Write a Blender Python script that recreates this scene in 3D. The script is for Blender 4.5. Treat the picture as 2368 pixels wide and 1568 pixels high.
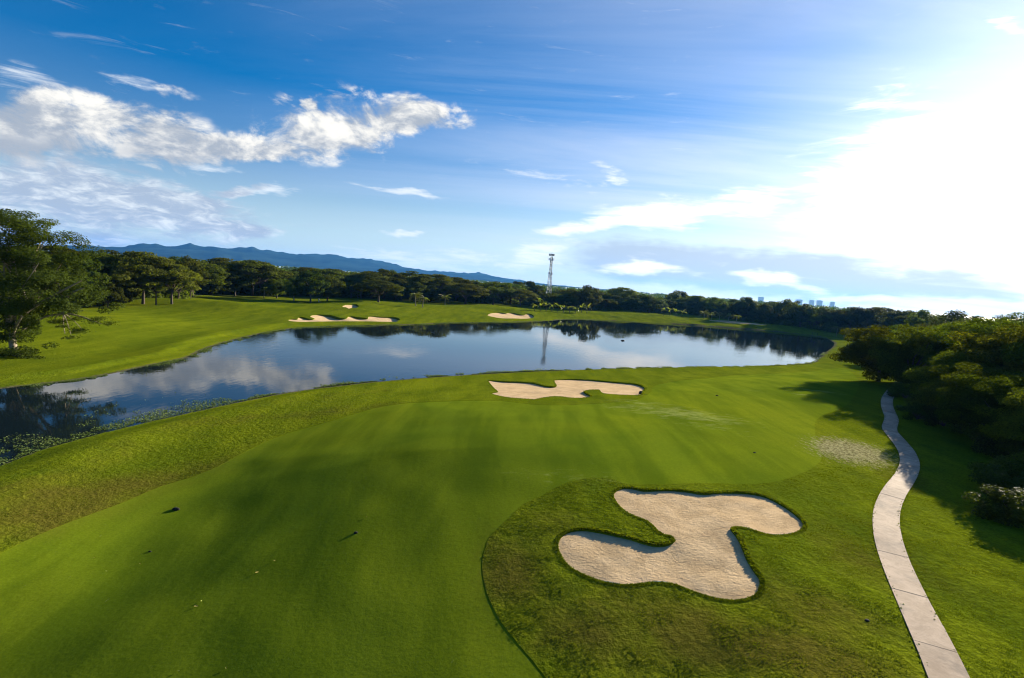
import bpy, math, random
import numpy as np
from mathutils import Vector, Matrix
from mathutils.geometry import delaunay_2d_cdt

random.seed(7)
rng = np.random.default_rng(7)
D2R = math.radians

for o in list(bpy.data.objects):
    bpy.data.objects.remove(o)
SC = bpy.context.scene
COL = SC.collection

# ------------------------------------------------------------------ camera
FPX, CXP, CYP = 1200.0, 1184.0, 784.0         # focal length and centre in a 2368 px wide picture
PITCH, ROLL, CAMZ = D2R(6.3), D2R(4.2), 20.5
R_ = np.array([1.0, 0, 0])
U_ = np.array([0, math.sin(PITCH), math.cos(PITCH)])
F_ = np.array([0, math.cos(PITCH), -math.sin(PITCH)])
cr, sr = math.cos(ROLL), math.sin(ROLL)
RC = cr * R_ + sr * U_
UC = -sr * R_ + cr * U_
cam_data = bpy.data.cameras.new('camera')
cam_data.sensor_fit = 'HORIZONTAL'
cam_data.sensor_width = 36.0
cam_data.lens = FPX * 36.0 / 2368.0
cam_data.clip_start = 0.5
cam_data.clip_end = 60000
cam = bpy.data.objects.new('camera', cam_data)
COL.objects.link(cam)
M = Matrix.Identity(4)
for i in range(3):
    M[i][0], M[i][1], M[i][2] = RC[i], UC[i], -F_[i]
M[2][3] = CAMZ
cam.matrix_world = M
SC.camera = cam


def ray(px, py):
    """unit direction seen at a picture position (2368 x 1568)"""
    d = (px - CXP) * RC + (CYP - py) * UC + FPX * F_
    return d / np.linalg.norm(d)


def azel(px, py):
    d = ray(px, py)
    return math.degrees(math.atan2(d[0], d[1])), math.degrees(math.asin(d[2]))


# ------------------------------------------------------------------ node helper
class NT:
    def __init__(s, tree):
        s.t = tree
        s.n = tree.nodes
        s.l = tree.links

    def add(s, typ, **kw):
        nd = s.n.new(typ)
        for k, v in kw.items():
            setattr(nd, k, v)
        return nd

    def put(s, sock, v):
        if v is None:
            return
        if hasattr(v, 'is_output'):
            s.l.new(v, sock)
        else:
            if sock.type == 'RGBA' and hasattr(v, '__len__') and len(v) == 3:
                v = (*v, 1)
            sock.default_value = v

    def math(s, op, a, b=None, c=None, clamp=False):
        nd = s.add('ShaderNodeMath', operation=op, use_clamp=clamp)
        for i, v in enumerate((a, b, c)):
            s.put(nd.inputs[i], v)
        return nd.outputs[0]

    def vmath(s, op, a, b=None, out=0, scale=None):
        nd = s.add('ShaderNodeVectorMath', operation=op)
        s.put(nd.inputs[0], a)
        s.put(nd.inputs[1], b)
        if scale is not None:
            s.put(nd.inputs['Scale'], scale)
        return nd.outputs[out]

    def mr(s, v, a, b, c=0.0, d=1.0, smooth=True):
        nd = s.add('ShaderNodeMapRange', interpolation_type='SMOOTHSTEP' if smooth else 'LINEAR')
        for i, x in enumerate((v, a, b, c, d)):
            s.put(nd.inputs[i], x)
        return nd.outputs[0]

    def noise(s, vec, scale, detail=4, rough=.55, dist=0.0, col=False, w=None):
        nd = s.add('ShaderNodeTexNoise')
        if w is not None:
            nd.noise_dimensions = '4D'
            s.put(nd.inputs['W'], w)
        s.put(nd.inputs['Vector'], vec)
        s.put(nd.inputs['Scale'], scale)
        s.put(nd.inputs['Detail'], detail)
        s.put(nd.inputs['Roughness'], rough)
        s.put(nd.inputs['Distortion'], dist)
        return nd.outputs['Color' if col else 'Fac']

    def mix(s, f, a, b, blend='MIX'):
        nd = s.add('ShaderNodeMix', data_type='RGBA', blend_type=blend)
        s.put(nd.inputs[0], f)
        s.put(nd.inputs[6], a)
        s.put(nd.inputs[7], b)
        return nd.outputs[2]

    def xyz(s, x, y, z=0.0):
        nd = s.add('ShaderNodeCombineXYZ')
        for i, v in enumerate((x, y, z)):
            s.put(nd.inputs[i], v)
        return nd.outputs[0]

    def mapping(s, vec, loc=(0, 0, 0), rot=(0, 0, 0), sc=(1, 1, 1), typ='POINT'):
        nd = s.add('ShaderNodeMapping', vector_type=typ)
        s.put(nd.inputs[0], vec)
        nd.inputs[1].default_value = loc
        nd.inputs[2].default_value = rot
        nd.inputs[3].default_value = sc
        return nd.outputs[0]


# ------------------------------------------------------------------ sun and sky
SUN_AZ, SUN_EL = D2R(45.0), D2R(15.5)
SUN = np.array([math.sin(SUN_AZ) * math.cos(SUN_EL), math.cos(SUN_AZ) * math.cos(SUN_EL), math.sin(SUN_EL)])
sun_data = bpy.data.lights.new('sun', 'SUN')
sun_data.energy = 5.0
sun_data.angle = D2R(0.5)
sun_data.color = (1.0, 0.90, 0.72)
sun = bpy.data.objects.new('sun', sun_data)
sun.rotation_euler = Vector(SUN).to_track_quat('Z', 'Y').to_euler()
sun.location = (300, 250, 200)
COL.objects.link(sun)

SKY_STRENGTH = 0.05
world = bpy.data.worlds.new('World')
SC.world = world
world.use_nodes = True
wt = world.node_tree
wt.nodes.clear()
w = NT(wt)
sky = w.add('ShaderNodeTexSky', sky_type='NISHITA')
sky.sun_disc = False
sky.sun_elevation = SUN_EL
sky.sun_rotation = SUN_AZ
sky.altitude = 0
sky.air_density = 1.0
sky.dust_density = 0.12
sky.ozone_density = 3.0
hs = w.add('ShaderNodeHueSaturation')
hs.inputs['Hue'].default_value = 0.508
hs.inputs['Value'].default_value = 1.0
w.l.new(sky.outputs[0], hs.inputs['Color'])
tc = w.add('ShaderNodeTexCoord')
gd = w.vmath('NORMALIZE', tc.outputs['Generated'])
sep = w.add('ShaderNodeSeparateXYZ')
w.l.new(gd, sep.inputs[0])
dx, dy, dz = sep.outputs
az = w.math('MULTIPLY', w.math('ARCTAN2', dx, dy), 57.29578)
el = w.math('MULTIPLY', w.math('ARCSINE', dz), 57.29578)
w.l.new(w.mr(el, 0.0, 32.0, 1.12, 1.8), hs.inputs['Saturation'])
w.l.new(w.mr(el, 0.0, 25.0, .515, .508), hs.inputs['Hue'])
ae = w.xyz(az, el, 0.0)
# plane of a high cloud deck, for streaks that converge with distance
zz = w.math('ADD', w.math('MAXIMUM', dz, 0.0), 0.07)
deck = w.xyz(w.math('DIVIDE', dx, zz), w.math('DIVIDE', dy, zz), 0.0)
# wobble used on all cloud outlines
wob = w.noise(w.mapping(ae, sc=(.11, .2, 1)), 1.0, 4, .6, col=True)
wob = w.vmath('SUBTRACT', wob, (.5, .5, .5))
aew = w.vmath('ADD', ae, w.vmath('MULTIPLY', wob, (9.0, 4.0, 0.0)))


def blob(vec, px, py, a, b, rot=0.0, amp=1.0, soft=0.15):
    """one soft elliptical cloud region: centre, half axes and tilt as seen from the course"""
    t = D2R(rot)
    c0 = np.array(azel(px, py))
    e1 = np.array(azel(px + a * math.cos(t), py + a * math.sin(t))) - np.array(azel(px - a * math.cos(t), py - a * math.sin(t)))
    e2 = np.array(azel(px + b * math.sin(t), py - b * math.cos(t))) - np.array(azel(px - b * math.sin(t), py + b * math.cos(t)))
    m = w.mapping(vec, loc=(c0[0], c0[1], 0), rot=(0, 0, math.atan2(e1[1], e1[0])),
                  sc=(np.linalg.norm(e1) / 2, np.linalg.norm(e2) / 2, 1), typ='TEXTURE')
    ln = w.vmath('LENGTH', m, out=1)
    return w.mr(ln, 1.0, soft, 0.0, amp)


def total(lst, op='MAXIMUM'):
    r = lst[0]
    for x in lst[1:]:
        r = w.math(op, r, x)
    return r


sundot = w.vmath('DOT_PRODUCT', gd, tuple(SUN), out=1)
sd = w.math('MAXIMUM', sundot, 0.0)
glow = w.math('ADD', w.math('MULTIPLY', w.math('POWER', sd, 8.0), .22), w.math('MULTIPLY', w.math('POWER', sd, 40.0), .30))
glow_wide = w.math('POWER', sd, 3.5)

# 1. broken cumulus bank
m1 = total([blob(aew, 60, 290, 380, 135, 4), blob(aew, 300, 305, 330, 110, 8), blob(aew, 560, 338, 360, 58, 0),
            blob(aew, 790, 290, 260, 115, -5), blob(aew, 950, 270, 170, 66, -2), blob(aew, 703, 232, 36, 24, 0, .9),
            blob(aew, 1040, 250, 70, 16, -6, .5), blob(aew, 350, 200, 150, 40, 25, .40)])


def cum_noise(off=(0, 0, 0)):
    v = w.mapping(w.vmath('ADD', ae, off), sc=(.21, .36, 1))
    return w.noise(v, 1.0, 10, .62, .35)


cn = cum_noise()
d1 = w.math('ADD', w.math('MULTIPLY', m1, 1.10), w.math('MULTIPLY', w.math('SUBTRACT', cn, .5), 3.2))
a1 = w.math('MULTIPLY', w.mr(d1, .18, .95), w.mr(m1, .02, .3))
# light from the sun's side: compare with the density a little nearer the sun
cn2 = cum_noise((1.6, 1.5, 0))
lit1 = w.mr(w.math('SUBTRACT', cn, cn2), -.14, .16, 0, 1)
und = w.math('MAXIMUM', blob(aew, 60, 345, 360, 62, 6, .95), blob(aew, 380, 362, 260, 30, 4, .7))
lit1 = w.math('MULTIPLY', lit1, w.math('SUBTRACT', 1.0, und))
c1 = w.mix(lit1, (.40, .45, .52), (1.0, .97, .90))
# 2. grey layered deck lower left
m2 = total([blob(aew, 320, 475, 500, 112, 10, 1.1), blob(aew, 60, 430, 380, 95, 8, 1), blob(aew, 520, 515, 190, 40, 4, .95),
            blob(aew, 570, 440, 140, 22, 3, .75), blob(aew, 150, 540, 420, 45, 4, .7)])
v2 = w.mapping(ae, rot=(0, 0, D2R(-6)), sc=(.17, .52, 1))
n2 = w.noise(v2, 1.3, 8, .62, .3)
a2 = w.math('MULTIPLY', w.mr(w.math('ADD', m2, w.math('MULTIPLY', w.math('SUBTRACT', n2, .5), 1.7)), .22, .85), .92)
l2 = w.mr(w.noise(v2, 2.2, 8, .65, .5), .42, .70)
c2 = w.mix(l2, (.42, .50, .62), (.84, .89, .92))
# 3. thin wisps
m3 = total([blob(aew, 600, 442, 150, 20, 6, .9), blob(aew, 930, 447, 150, 17, 8, .85), blob(aew, 950, 540, 85, 13, 5, .95),
            blob(aew, 1405, 390, 80, 22, 10, .7), blob(aew, 1440, 414, 70, 14, 10, .7), blob(aew, 1000, 600, 330, 40, 4, .75), blob(aew, 1230, 590, 160, 55, -14, .8),
            blob(aew, 1290, 410, 280, 30, 6, .30), blob(aew, 470, 380, 150, 14, 8, .5), blob(aew, 330, 195, 120, 40, 20, .45),
            blob(aew, 60, 170, 160, 40, 12, .5), blob(aew, 700, 75, 90, 22, 4, .3)])
v3 = w.mapping(ae, rot=(0, 0, D2R(5)), sc=(.09, .62, 1))
n3 = w.noise(v3, 1.9, 8, .64, .6)
a3 = w.math('MULTIPLY', w.math('MULTIPLY', w.mr(m3, .02, .3), .85), w.mr(w.math('ADD', m3, w.math('MULTIPLY', w.math('SUBTRACT', n3, .5), 2.6)), .22, 1.15))
# 4. bright low lenses and the edge of the veil on the sun side
m4 = total([blob(aew, 1460, 622, 230, 26, 3, 1.0, .0), blob(aew, 1790, 640, 230, 30, 13, 1.0, .0), blob(aew, 1990, 690, 230, 18, 7, .8),
            blob(aew, 1560, 490, 380, 62, -5, .95), blob(aew, 1330, 525, 160, 40, -12, .8), blob(aew, 2050, 400, 560, 250, -25, .62, .0),
            blob(aew, 2320, 40, 150, 50, 30, .5, 0)])
n4 = w.noise(v3, 1.3, 9, .64, .6)
a4 = w.mr(w.math('ADD', m4, w.math('MULTIPLY', w.math('SUBTRACT', n4, .5), 2.0)), .20, 1.1)
# 5. high cirrus everywhere, thicker towards the sun
v5 = w.mapping(deck, rot=(0, 0, D2R(-30)), sc=(.16, .75, 1))
n5 = w.noise(v5, 1.1, 7, .58, .8)
a5 = w.math('MULTIPLY', w.mr(n5, .28, .80), w.mr(sd, .20, .92, .05, .66))
veil = w.mix(glow_wide, (.56, .70, .95), (1.12, 1.12, 1.12))
K = 1.0 / SKY_STRENGTH


def scaled(c, k):
    nd = w.vmath('SCALE', c, scale=k * K)
    return nd


CL = 0.40                                                   # brightness of sunlit cloud
col = hs.outputs['Color']
col = w.mix(a5, col, scaled(veil, CL * .95))
low = w.mr(el, -1.0, 11.0, .72, 0.0)
col = w.mix(low, col, scaled(w.mix(glow_wide, (.56, .76, .93), (1.0, 1.0, 1.0)), CL * .95))
m6 = total([blob(aew, 1560, 615, 420, 85, 4, 1.0), blob(aew, 1850, 640, 440, 85, 6, 1), blob(aew, 2150, 665, 400, 60, 4, .7)])
a6 = w.math('MULTIPLY', w.mr(w.math('ADD', m6, w.math('MULTIPLY', w.math('SUBTRACT', n3, .5), .7)), .10, .75), .92)
col = w.mix(a6, col, scaled(w.mix(glow_wide, (.50, .66, .88), (.78, .89, 1.0)), CL * .76))
hblk = w.math('SUBTRACT', 1.0, w.math('MULTIPLY', a6, .75))
col = w.mix(a3, col, scaled(w.mix(glow_wide, (.86, .92, .97), (1.3, 1.25, 1.15)), CL))
col = w.mix(a2, col, scaled(c2, CL))
col = w.mix(a4, col, scaled(w.mix(glow_wide, (.95, .95, .93), (1.5, 1.45, 1.35)), CL))
col = w.mix(a1, col, scaled(c1, CL))
# aureole of the hidden sun in the thin veil
halo = w.mix(glow, (0, 0, 0), (.48, .46, .42))
col = w.vmath('ADD', col, w.vmath('MULTIPLY', scaled(halo, 1.0), w.xyz(hblk, hblk, hblk)))
bg = w.add('ShaderNodeBackground')
bg.inputs['Strength'].default_value = SKY_STRENGTH
w.l.new(col, bg.inputs['Color'])
wo = w.add('ShaderNodeOutputWorld')
w.l.new(bg.outputs[0], wo.inputs['Surface'])
world.cycles.sampling_method = 'MANUAL'
world.cycles.sample_map_resolution = 512

SC.view_settings.view_transform = 'Standard'
SC.view_settings.look = 'None'
SC.view_settings.gamma = 1.0
SC.view_settings.use_curve_mapping = False
SC.view_settings.exposure = 1.45
SC.render.engine = 'CYCLES'
SC.cycles.filter_width = 1.1
cy = SC.cycles
cy.max_bounces = 5
cy.diffuse_bounces = 2
cy.glossy_bounces = 2
cy.transmission_bounces = 3
cy.transparent_max_bounces = 6
cy.volume_bounces = 0
cy.use_denoising = True
try:
    cy.denoiser = 'OPENIMAGEDENOISE'
    cy.denoising_input_passes = 'RGB_ALBEDO_NORMAL'
except Exception:
    pass
cy.sample_clamp_indirect = 6.0
cy.use_adaptive_sampling = False


# ------------------------------------------------------------------ object helpers
def tag(o, label=None, cat=None, group=None, kind=None):
    if label:
        o['label'] = label
    if cat:
        o['category'] = cat
    if group:
        o['group'] = group
    if kind:
        o['kind'] = kind
    return o


def mesh(name, V, Fc, mat=None, smooth=False, attrs=None):
    me = bpy.data.meshes.new(name)
    V = np.asarray(V, dtype=np.float32)
    if isinstance(Fc, np.ndarray):
        n, k = Fc.shape
        me.vertices.add(len(V))
        me.vertices.foreach_set('co', V.ravel())
        me.loops.add(n * k)
        me.loops.foreach_set('vertex_index', Fc.astype(np.int32).ravel())
        me.polygons.add(n)
        me.polygons.foreach_set('loop_start', np.arange(0, n * k, k, dtype=np.int32))
        me.polygons.foreach_set('loop_total', np.full(n, k, dtype=np.int32))
        me.update(calc_edges=True)
    else:
        me.from_pydata([tuple(map(float, v)) for v in V], [], Fc)
    if smooth:
        me.polygons.foreach_set('use_smooth', np.ones(len(me.polygons), dtype=bool))
    for k, (dom, arr) in (attrs or {}).items():
        a = me.attributes.new(k, 'FLOAT', dom)
        a.data.foreach_set('value', np.asarray(arr, dtype=np.float32))
    if mat:
        for m in (mat if isinstance(mat, (list, tuple)) else [mat]):
            me.materials.append(m)
    return me


def obj(name, me, parent=None, loc=None):
    o = bpy.data.objects.new(name, me)
    COL.objects.link(o)
    if parent is not None:
        o.parent = parent
    if loc is not None:
        o.location = loc
    return o


def empty(name, loc, rz=0.0, sc=None):
    o = bpy.data.objects.new(name, None)
    o.empty_display_size = .5
    COL.objects.link(o)
    o.location = loc
    o.rotation_euler = (0, 0, rz)
    if sc is not None:
        o.scale = sc
    return o


def tube(path, rad, sides=7):
    """tapered tube along points; returns vertices, quads"""
    P = np.asarray(path, float)
    n = len(P)
    T = np.gradient(P, axis=0)
    T /= np.linalg.norm(T, axis=1)[:, None] + 1e-9
    V, Fq = [], []
    a = np.linspace(0, 2 * np.pi, sides, endpoint=False)
    for i in range(n):
        up = np.array([0, 0, 1.0]) if abs(T[i][2]) < .9 else np.array([1.0, 0, 0])
        s = np.cross(T[i], up)
        s /= np.linalg.norm(s)
        u = np.cross(s, T[i])
        V.append(P[i] + rad[i] * (np.cos(a)[:, None] * s + np.sin(a)[:, None] * u))
    V = np.concatenate(V)
    for i in range(n - 1):
        for j in range(sides):
            k = (j + 1) % sides
            Fq.append((i * sides + j, i * sides + k, (i + 1) * sides + k, (i + 1) * sides + j))
    return V, Fq


def join(parts):
    V, Fc, o = [], [], 0
    for v, f in parts:
        V.append(np.asarray(v, float))
        Fc += [tuple(i + o for i in q) for q in f]
        o += len(v)
    return np.concatenate(V), Fc


def box(c, s, rz=0.0):
    x, y, z = np.array(s) / 2.0
    v = np.array([(-x, -y, -z), (x, -y, -z), (x, y, -z), (-x, y, -z), (-x, -y, z), (x, -y, z), (x, y, z), (-x, y, z)])
    ca, sa = math.cos(rz), math.sin(rz)
    v = np.stack([v[:, 0] * ca - v[:, 1] * sa, v[:, 0] * sa + v[:, 1] * ca, v[:, 2]], 1) + np.array(c)
    return v, [(0, 3, 2, 1), (4, 5, 6, 7), (0, 1, 5, 4), (1, 2, 6, 5), (2, 3, 7, 6), (3, 0, 4, 7)]


def bar(a, b, t):
    return tube([a, b], [t, t], 4)


# ------------------------------------------------------------------ materials
def material(name):
    m = bpy.data.materials.new(name)
    m.use_nodes = True
    m.node_tree.nodes.clear()
    n = NT(m.node_tree)
    out = n.add('ShaderNodeOutputMaterial')
    return m, n, out


def principled(n, out, col, rough=.8, spec=.25, normal=None, **kw):
    p = n.add('ShaderNodeBsdfPrincipled')
    n.put(p.inputs['Base Color'], col)
    n.put(p.inputs['Roughness'], rough)
    n.put(p.inputs['Specular IOR Level'], spec)
    if normal is not None:
        n.l.new(normal, p.inputs['Normal'])
    for k, v in kw.items():
        n.put(p.inputs[k.replace('_', ' ')], v)
    n.l.new(p.outputs[0], out.inputs['Surface'])
    return p


def bump(n, h, strength, dist):
    b = n.add('ShaderNodeBump')
    b.inputs['Strength'].default_value = strength
    b.inputs['Distance'].default_value = dist
    n.l.new(h, b.inputs['Height'])
    return b.outputs[0]


def attr(n, name):
    a = n.add('ShaderNodeAttribute')
    a.attribute_name = name
    return a.outputs['Fac']


def simple(name, col, rough=.7, spec=.3, var=.15, scale=6.0, metal=0.0):
    m, n, out = material(name)
    t = n.add('ShaderNodeTexCoord')
    f = n.noise(t.outputs['Object'], scale, 5, .6)
    c = n.mix(n.mr(f, .3, .7), tuple(x * (1 - var) for x in col), tuple(min(1, x * (1 + var)) for x in col))
    p = principled(n, out, c, rough, spec)
    p.inputs['Metallic'].default_value = metal
    return m


def leaf_material(name, dark, light, trans=.4, gloss=.02, rough=.6):
    m, n, out = material(name)
    oi = n.add('ShaderNodeObjectInfo')
    v = attr(n, 'tint')
    f = n.math('ADD', n.math('MULTIPLY', v, .75), n.math('MULTIPLY', oi.outputs['Random'], .35), clamp=True)
    c = n.mix(f, dark, light)
    hsv = n.add('ShaderNodeHueSaturation')
    n.l.new(c, hsv.inputs['Color'])
    n.put(hsv.inputs['Hue'], n.mr(oi.outputs['Random'], 0, 1, .462, .522, False))
    wn = n.add('ShaderNodeTexWhiteNoise', noise_dimensions='1D')
    n.put(wn.inputs['W'], n.math('MULTIPLY', oi.outputs['Random'], 91.7))
    n.put(hsv.inputs['Value'], n.mr(wn.outputs['Value'], 0, 1, .65, 1.4, False))
    p = n.add('ShaderNodeBsdfPrincipled')
    n.l.new(hsv.outputs[0], p.inputs['Base Color'])
    p.inputs['Roughness'].default_value = rough
    p.inputs['Specular IOR Level'].default_value = gloss
    tr = n.add('ShaderNodeBsdfTranslucent')
    n.l.new(n.mix(1.0, hsv.outputs[0], (1.35, 1.4, .35), 'MULTIPLY'), tr.inputs['Color'])
    mx = n.add('ShaderNodeMixShader')
    mx.inputs[0].default_value = trans
    n.l.new(p.outputs[0], mx.inputs[1])
    n.l.new(tr.outputs[0], mx.inputs[2])
    n.l.new(mx.outputs[0], out.inputs['Surface'])
    return m


LEAF = leaf_material('leaf_broad', (.026, .038, .006), (.095, .122, .016), .46)
LEAF_DARK = leaf_material('leaf_dark', (.020, .030, .005), (.070, .092, .012), .42)
LEAF_FEATHER = leaf_material('leaf_feathery', (.036, .048, .008), (.115, .130, .018), .48)
LEAF_BRIGHT = leaf_material('leaf_bright', (.10, .14, .018), (.20, .22, .035), .55, .2, .4)
LEAF_PALM = leaf_material('leaf_palm', (.060, .080, .016), (.15, .16, .04), .45, .08, .5)
LEAF_NEAR = leaf_material('leaf_glossy', (.022, .034, .005), (.105, .130, .012), .52, .0, .5)
LEAF_YELLOW = leaf_material('leaf_fallen', (.24, .24, .05), (.34, .33, .08), .2)
WEED = leaf_material('leaf_weed', (.07, .105, .02), (.17, .20, .065), .3, .05)
BLADE = leaf_material('grass_blade', (.085, .115, .008), (.150, .165, .014), .5, .0, .7)
BARK = simple('bark', (.085, .065, .048), .9, .15, .35, 3.0)
BARK_PALE = simple('bark_pale', (.26, .21, .15), .85, .2, .3, 3.0)


def grass_material(name, base_a, base_b, base_c, dry_col, bumpy, fine, clumps, con=.38):
    m, n, out = material(name)
    g = n.add('ShaderNodeNewGeometry')
    P = g.outputs['Position']
    n1 = n.noise(P, .045, 5, .6, .6)
    n2 = n.noise(P, .32, 5, .65, .3)
    n3 = n.noise(P, fine, 6, .7)
    c = n.mix(n.mr(n1, .32, .68), base_a, base_b)
    c = n.mix(n.math('MULTIPLY', n.mr(n2, .46, .74), .75), c, base_c)
    nst = n.noise(n.mapping(P, rot=(0, 0, D2R(38)), sc=(.30, .035, 1)), 1.0, 5, .6, .4)
    c = n.mix(1.0, c, n.mix(n.mr(nst, .34, .66), (.80, .84, .8), (1.16, 1.12, 1.1)), 'MULTIPLY')
    nsp = n.noise(P, 1.7, 4, .7)
    c = n.mix(n.math('MULTIPLY', n.mr(nsp, .69, .74), .5), c, (.05, .05, .012))
    nd = n.noise(P, .16, 6, .68, .5)
    dry = n.mr(n.math('ADD', attr(n, 'dry'), n.math('MULTIPLY', n.math('SUBTRACT', nd, .5), 1.4)), .22, .95)
    c = n.mix(n.math('MULTIPLY', dry, .85), c, dry_col)
    ns = n.noise(n.mapping(P, rot=(0, 0, D2R(25)), sc=(2.4, .8, 1)), 1.5, 8, .75, .5)
    ns2 = n.noise(P, 3.2, 6, .75)
    scr = n.mr(n.math('ADD', attr(n, 'scrape'), n.math('MULTIPLY', n.math('SUBTRACT', ns, .5), 2.6)), .35, .8)
    c = n.mix(n.math('MULTIPLY', scr, .9), c, n.mix(n.mr(ns2, .38, .6), (.14, .115, .05), (.40, .37, .19)))
    npale = n.noise(n.mapping(P, rot=(0, 0, D2R(-20)), sc=(.7, 1.6, 1)), .7, 8, .75, .6)
    pal = n.mr(n.math('ADD', attr(n, 'pale'), n.math('MULTIPLY', n.math('SUBTRACT', npale, .5), 2.6)), .5, 1.2)
    c = n.mix(n.math('MULTIPLY', pal, .55), c, (.30, .33, .10))
    nsh = n.noise(P, 1.2, 5, .7)
    sh = n.mr(n.math('ADD', attr(n, 'shore'), n.math('MULTIPLY', n.math('SUBTRACT', nsh, .5), .9)), .45, .75)
    c = n.mix(sh, c, n.mix(n.mr(nsh, .35, .65), (.055, .055, .022), (.13, .12, .07)))
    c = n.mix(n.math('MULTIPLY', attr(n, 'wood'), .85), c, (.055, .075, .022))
    c = n.mix(1.0, c, n.mix(n.mr(n3, .25, .75), (1 - con, 1 - con, 1 - con), (1 + con * .8, 1 + con * .75, 1 + con * .5)), 'MULTIPLY')
    h = n.math('ADD', n.math('MULTIPLY', n.noise(P, clumps, 5, .65), 1.0), n.math('MULTIPLY', n3, .35))
    principled(n, out, c, .85, .0, bump(n, h, bumpy, .25))
    return m


ROUGH = grass_material('grass_rough', (.105, .140, .006), (.140, .170, .006), (.080, .115, .007), (.098, .082, .013), .7, 5.0, 1.9)
FAIRWAY = grass_material('grass_mown', (.098, .146, .007), (.156, .196, .008), (.122, .168, .007), (.125, .145, .010), .10, 7.0, 2.6, .20)


def sand_material():
    m, n, out = material('sand')
    g = n.add('ShaderNodeNewGeometry')
    P = g.outputs['Position']
    sw = n.vmath('ADD', P, n.vmath('SCALE', n.noise(P, .45, 3, .5, col=True), scale=2.4))
    n1 = n.noise(P, .6, 6, .65, .6)
    n2 = n.noise(n.mapping(sw, rot=(0, 0, D2R(-55)), sc=(.7, 3.0, 1)), 1.8, 6, .7)
    n3 = n.noise(P, 5.0, 4, .6)
    c = n.mix(n.mr(n1, .3, .7), (.50, .35, .19), (.66, .475, .27))
    c = n.mix(n.math('MULTIPLY', n.mr(n2, .54, .70), .55), c, (.33, .225, .13))
    c = n.mix(n.math('MULTIPLY', n.mr(n3, .64, .70), .6), c, (.24, .165, .10))
    h = n.math('ADD', n.math('MULTIPLY', n3, .5), n.math('ADD', n.math('MULTIPLY', n2, .8), n.math('MULTIPLY', n1, .6)))
    principled(n, out, c, .95, .0, bump(n, h, .55, .12))
    return m


SAND = sand_material()


def concrete():
    m, n, out = material('path_concrete')
    g = n.add('ShaderNodeNewGeometry')
    P = g.outputs['Position']
    oi = n.add('ShaderNodeObjectInfo')
    n1 = n.noise(P, .9, 7, .7, .8)
    n2 = n.noise(P, 6, 5, .7)
    n3 = n.noise(P, .45, 5, .65, .5)
    c = n.mix(n.mr(n1, .3, .72), (.32, .235, .16), (.49, .37, .265))
    c = n.mix(n.math('MULTIPLY', n.mr(n3, .48, .70), .75), c, (.22, .175, .13))
    c = n.mix(1.0, c, n.mix(oi.outputs['Random'], (.86, .86, .86), (1.1, 1.1, 1.1)), 'MULTIPLY')
    c = n.mix(n.math('MULTIPLY', n.mr(n2, .58, .72), .4), c, (.17, .145, .11))
    principled(n, out, c, .88, .2, bump(n, n2, .3, .03))
    return m


CONCRETE = concrete()


def water(name, deep, rough, scale, amp):
    m, n, out = material(name)
    g = n.add('ShaderNodeNewGeometry')
    P = g.outputs['Position']
    a = n.noise(n.mapping(P, sc=(1, .45, 1)), scale, 4, .6, .3)
    b = n.mr(n.noise(P, .018, 4, .6), .42, .62)
    h = n.math('MULTIPLY', a, n.math('ADD', n.math('MULTIPLY', b, .8), .25))
    p = principled(n, out, deep, rough, .5, bump(n, h, .5, amp))
    p.inputs['IOR'].default_value = 1.333
    return m


LAKEWATER = water('lake_water', (.006, .012, .016), .02, .9, .045)
SEAWATER = water('sea_water', (.02, .05, .07), .25, .05, .5)
MOUNTAIN = simple('mountain_forest', (.018, .032, .020), .95, .0, .5, .002)
STEEL = simple('tower_steel', (.20, .23, .26), .5, .4, .15, 2.0, .4)
PANEL = simple('antenna_grey', (.32, .34, .36), .6, .3, .1, 2.0)
HOTEL = simple('hotel_wall', (.85, .84, .80), .8, .2, .06, .2)
HOTELDARK = simple('hotel_recess', (.42, .45, .48), .4, .4, .1, .2)
DARKROCK = simple('dark_peat', (.020, .018, .014), .9, .2, .3, 9.0)
BLACKPLASTIC = simple('black_plastic', (.018, .018, .020), .55, .4, .2, 9.0)
LOGWOOD = simple('wet_log', (.018, .015, .012), .5, .4, .3, 6.0)
POST = simple('post_paint', (.55, .53, .46), .7, .3, .1, 9.0)
POSTDARK = simple('post_wood', (.05, .045, .03), .9, .2, .3, 9.0)


# ------------------------------------------------------------------ terrain functions
class VN:
    def __init__(s, seed):
        s.t = np.random.default_rng(seed).random((256, 256))

    def __call__(s, x, y):
        xi, yi = np.floor(x).astype(int), np.floor(y).astype(int)
        fx, fy = x - xi, y - yi
        fx, fy = fx * fx * (3 - 2 * fx), fy * fy * (3 - 2 * fy)
        t = s.t
        g = lambda a, b: t[a & 255, b & 255]
        return (g(xi, yi) * (1 - fx) + g(xi + 1, yi) * fx) * (1 - fy) + (g(xi, yi + 1) * (1 - fx) + g(xi + 1, yi + 1) * fx) * fy - .5


NA, NB, NC, ND = VN(1), VN(2), VN(3), VN(4)


def ss(v):
    v = np.clip(v, 0, 1)
    return v * v * (3 - 2 * v)


def plane(pts, z=0.0):
    out = []
    for px, py in pts:
        d = ray(px, py)
        t = (z - CAMZ) / d[2]
        out.append((d[0] * t, d[1] * t))
    return np.array(out)


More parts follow.
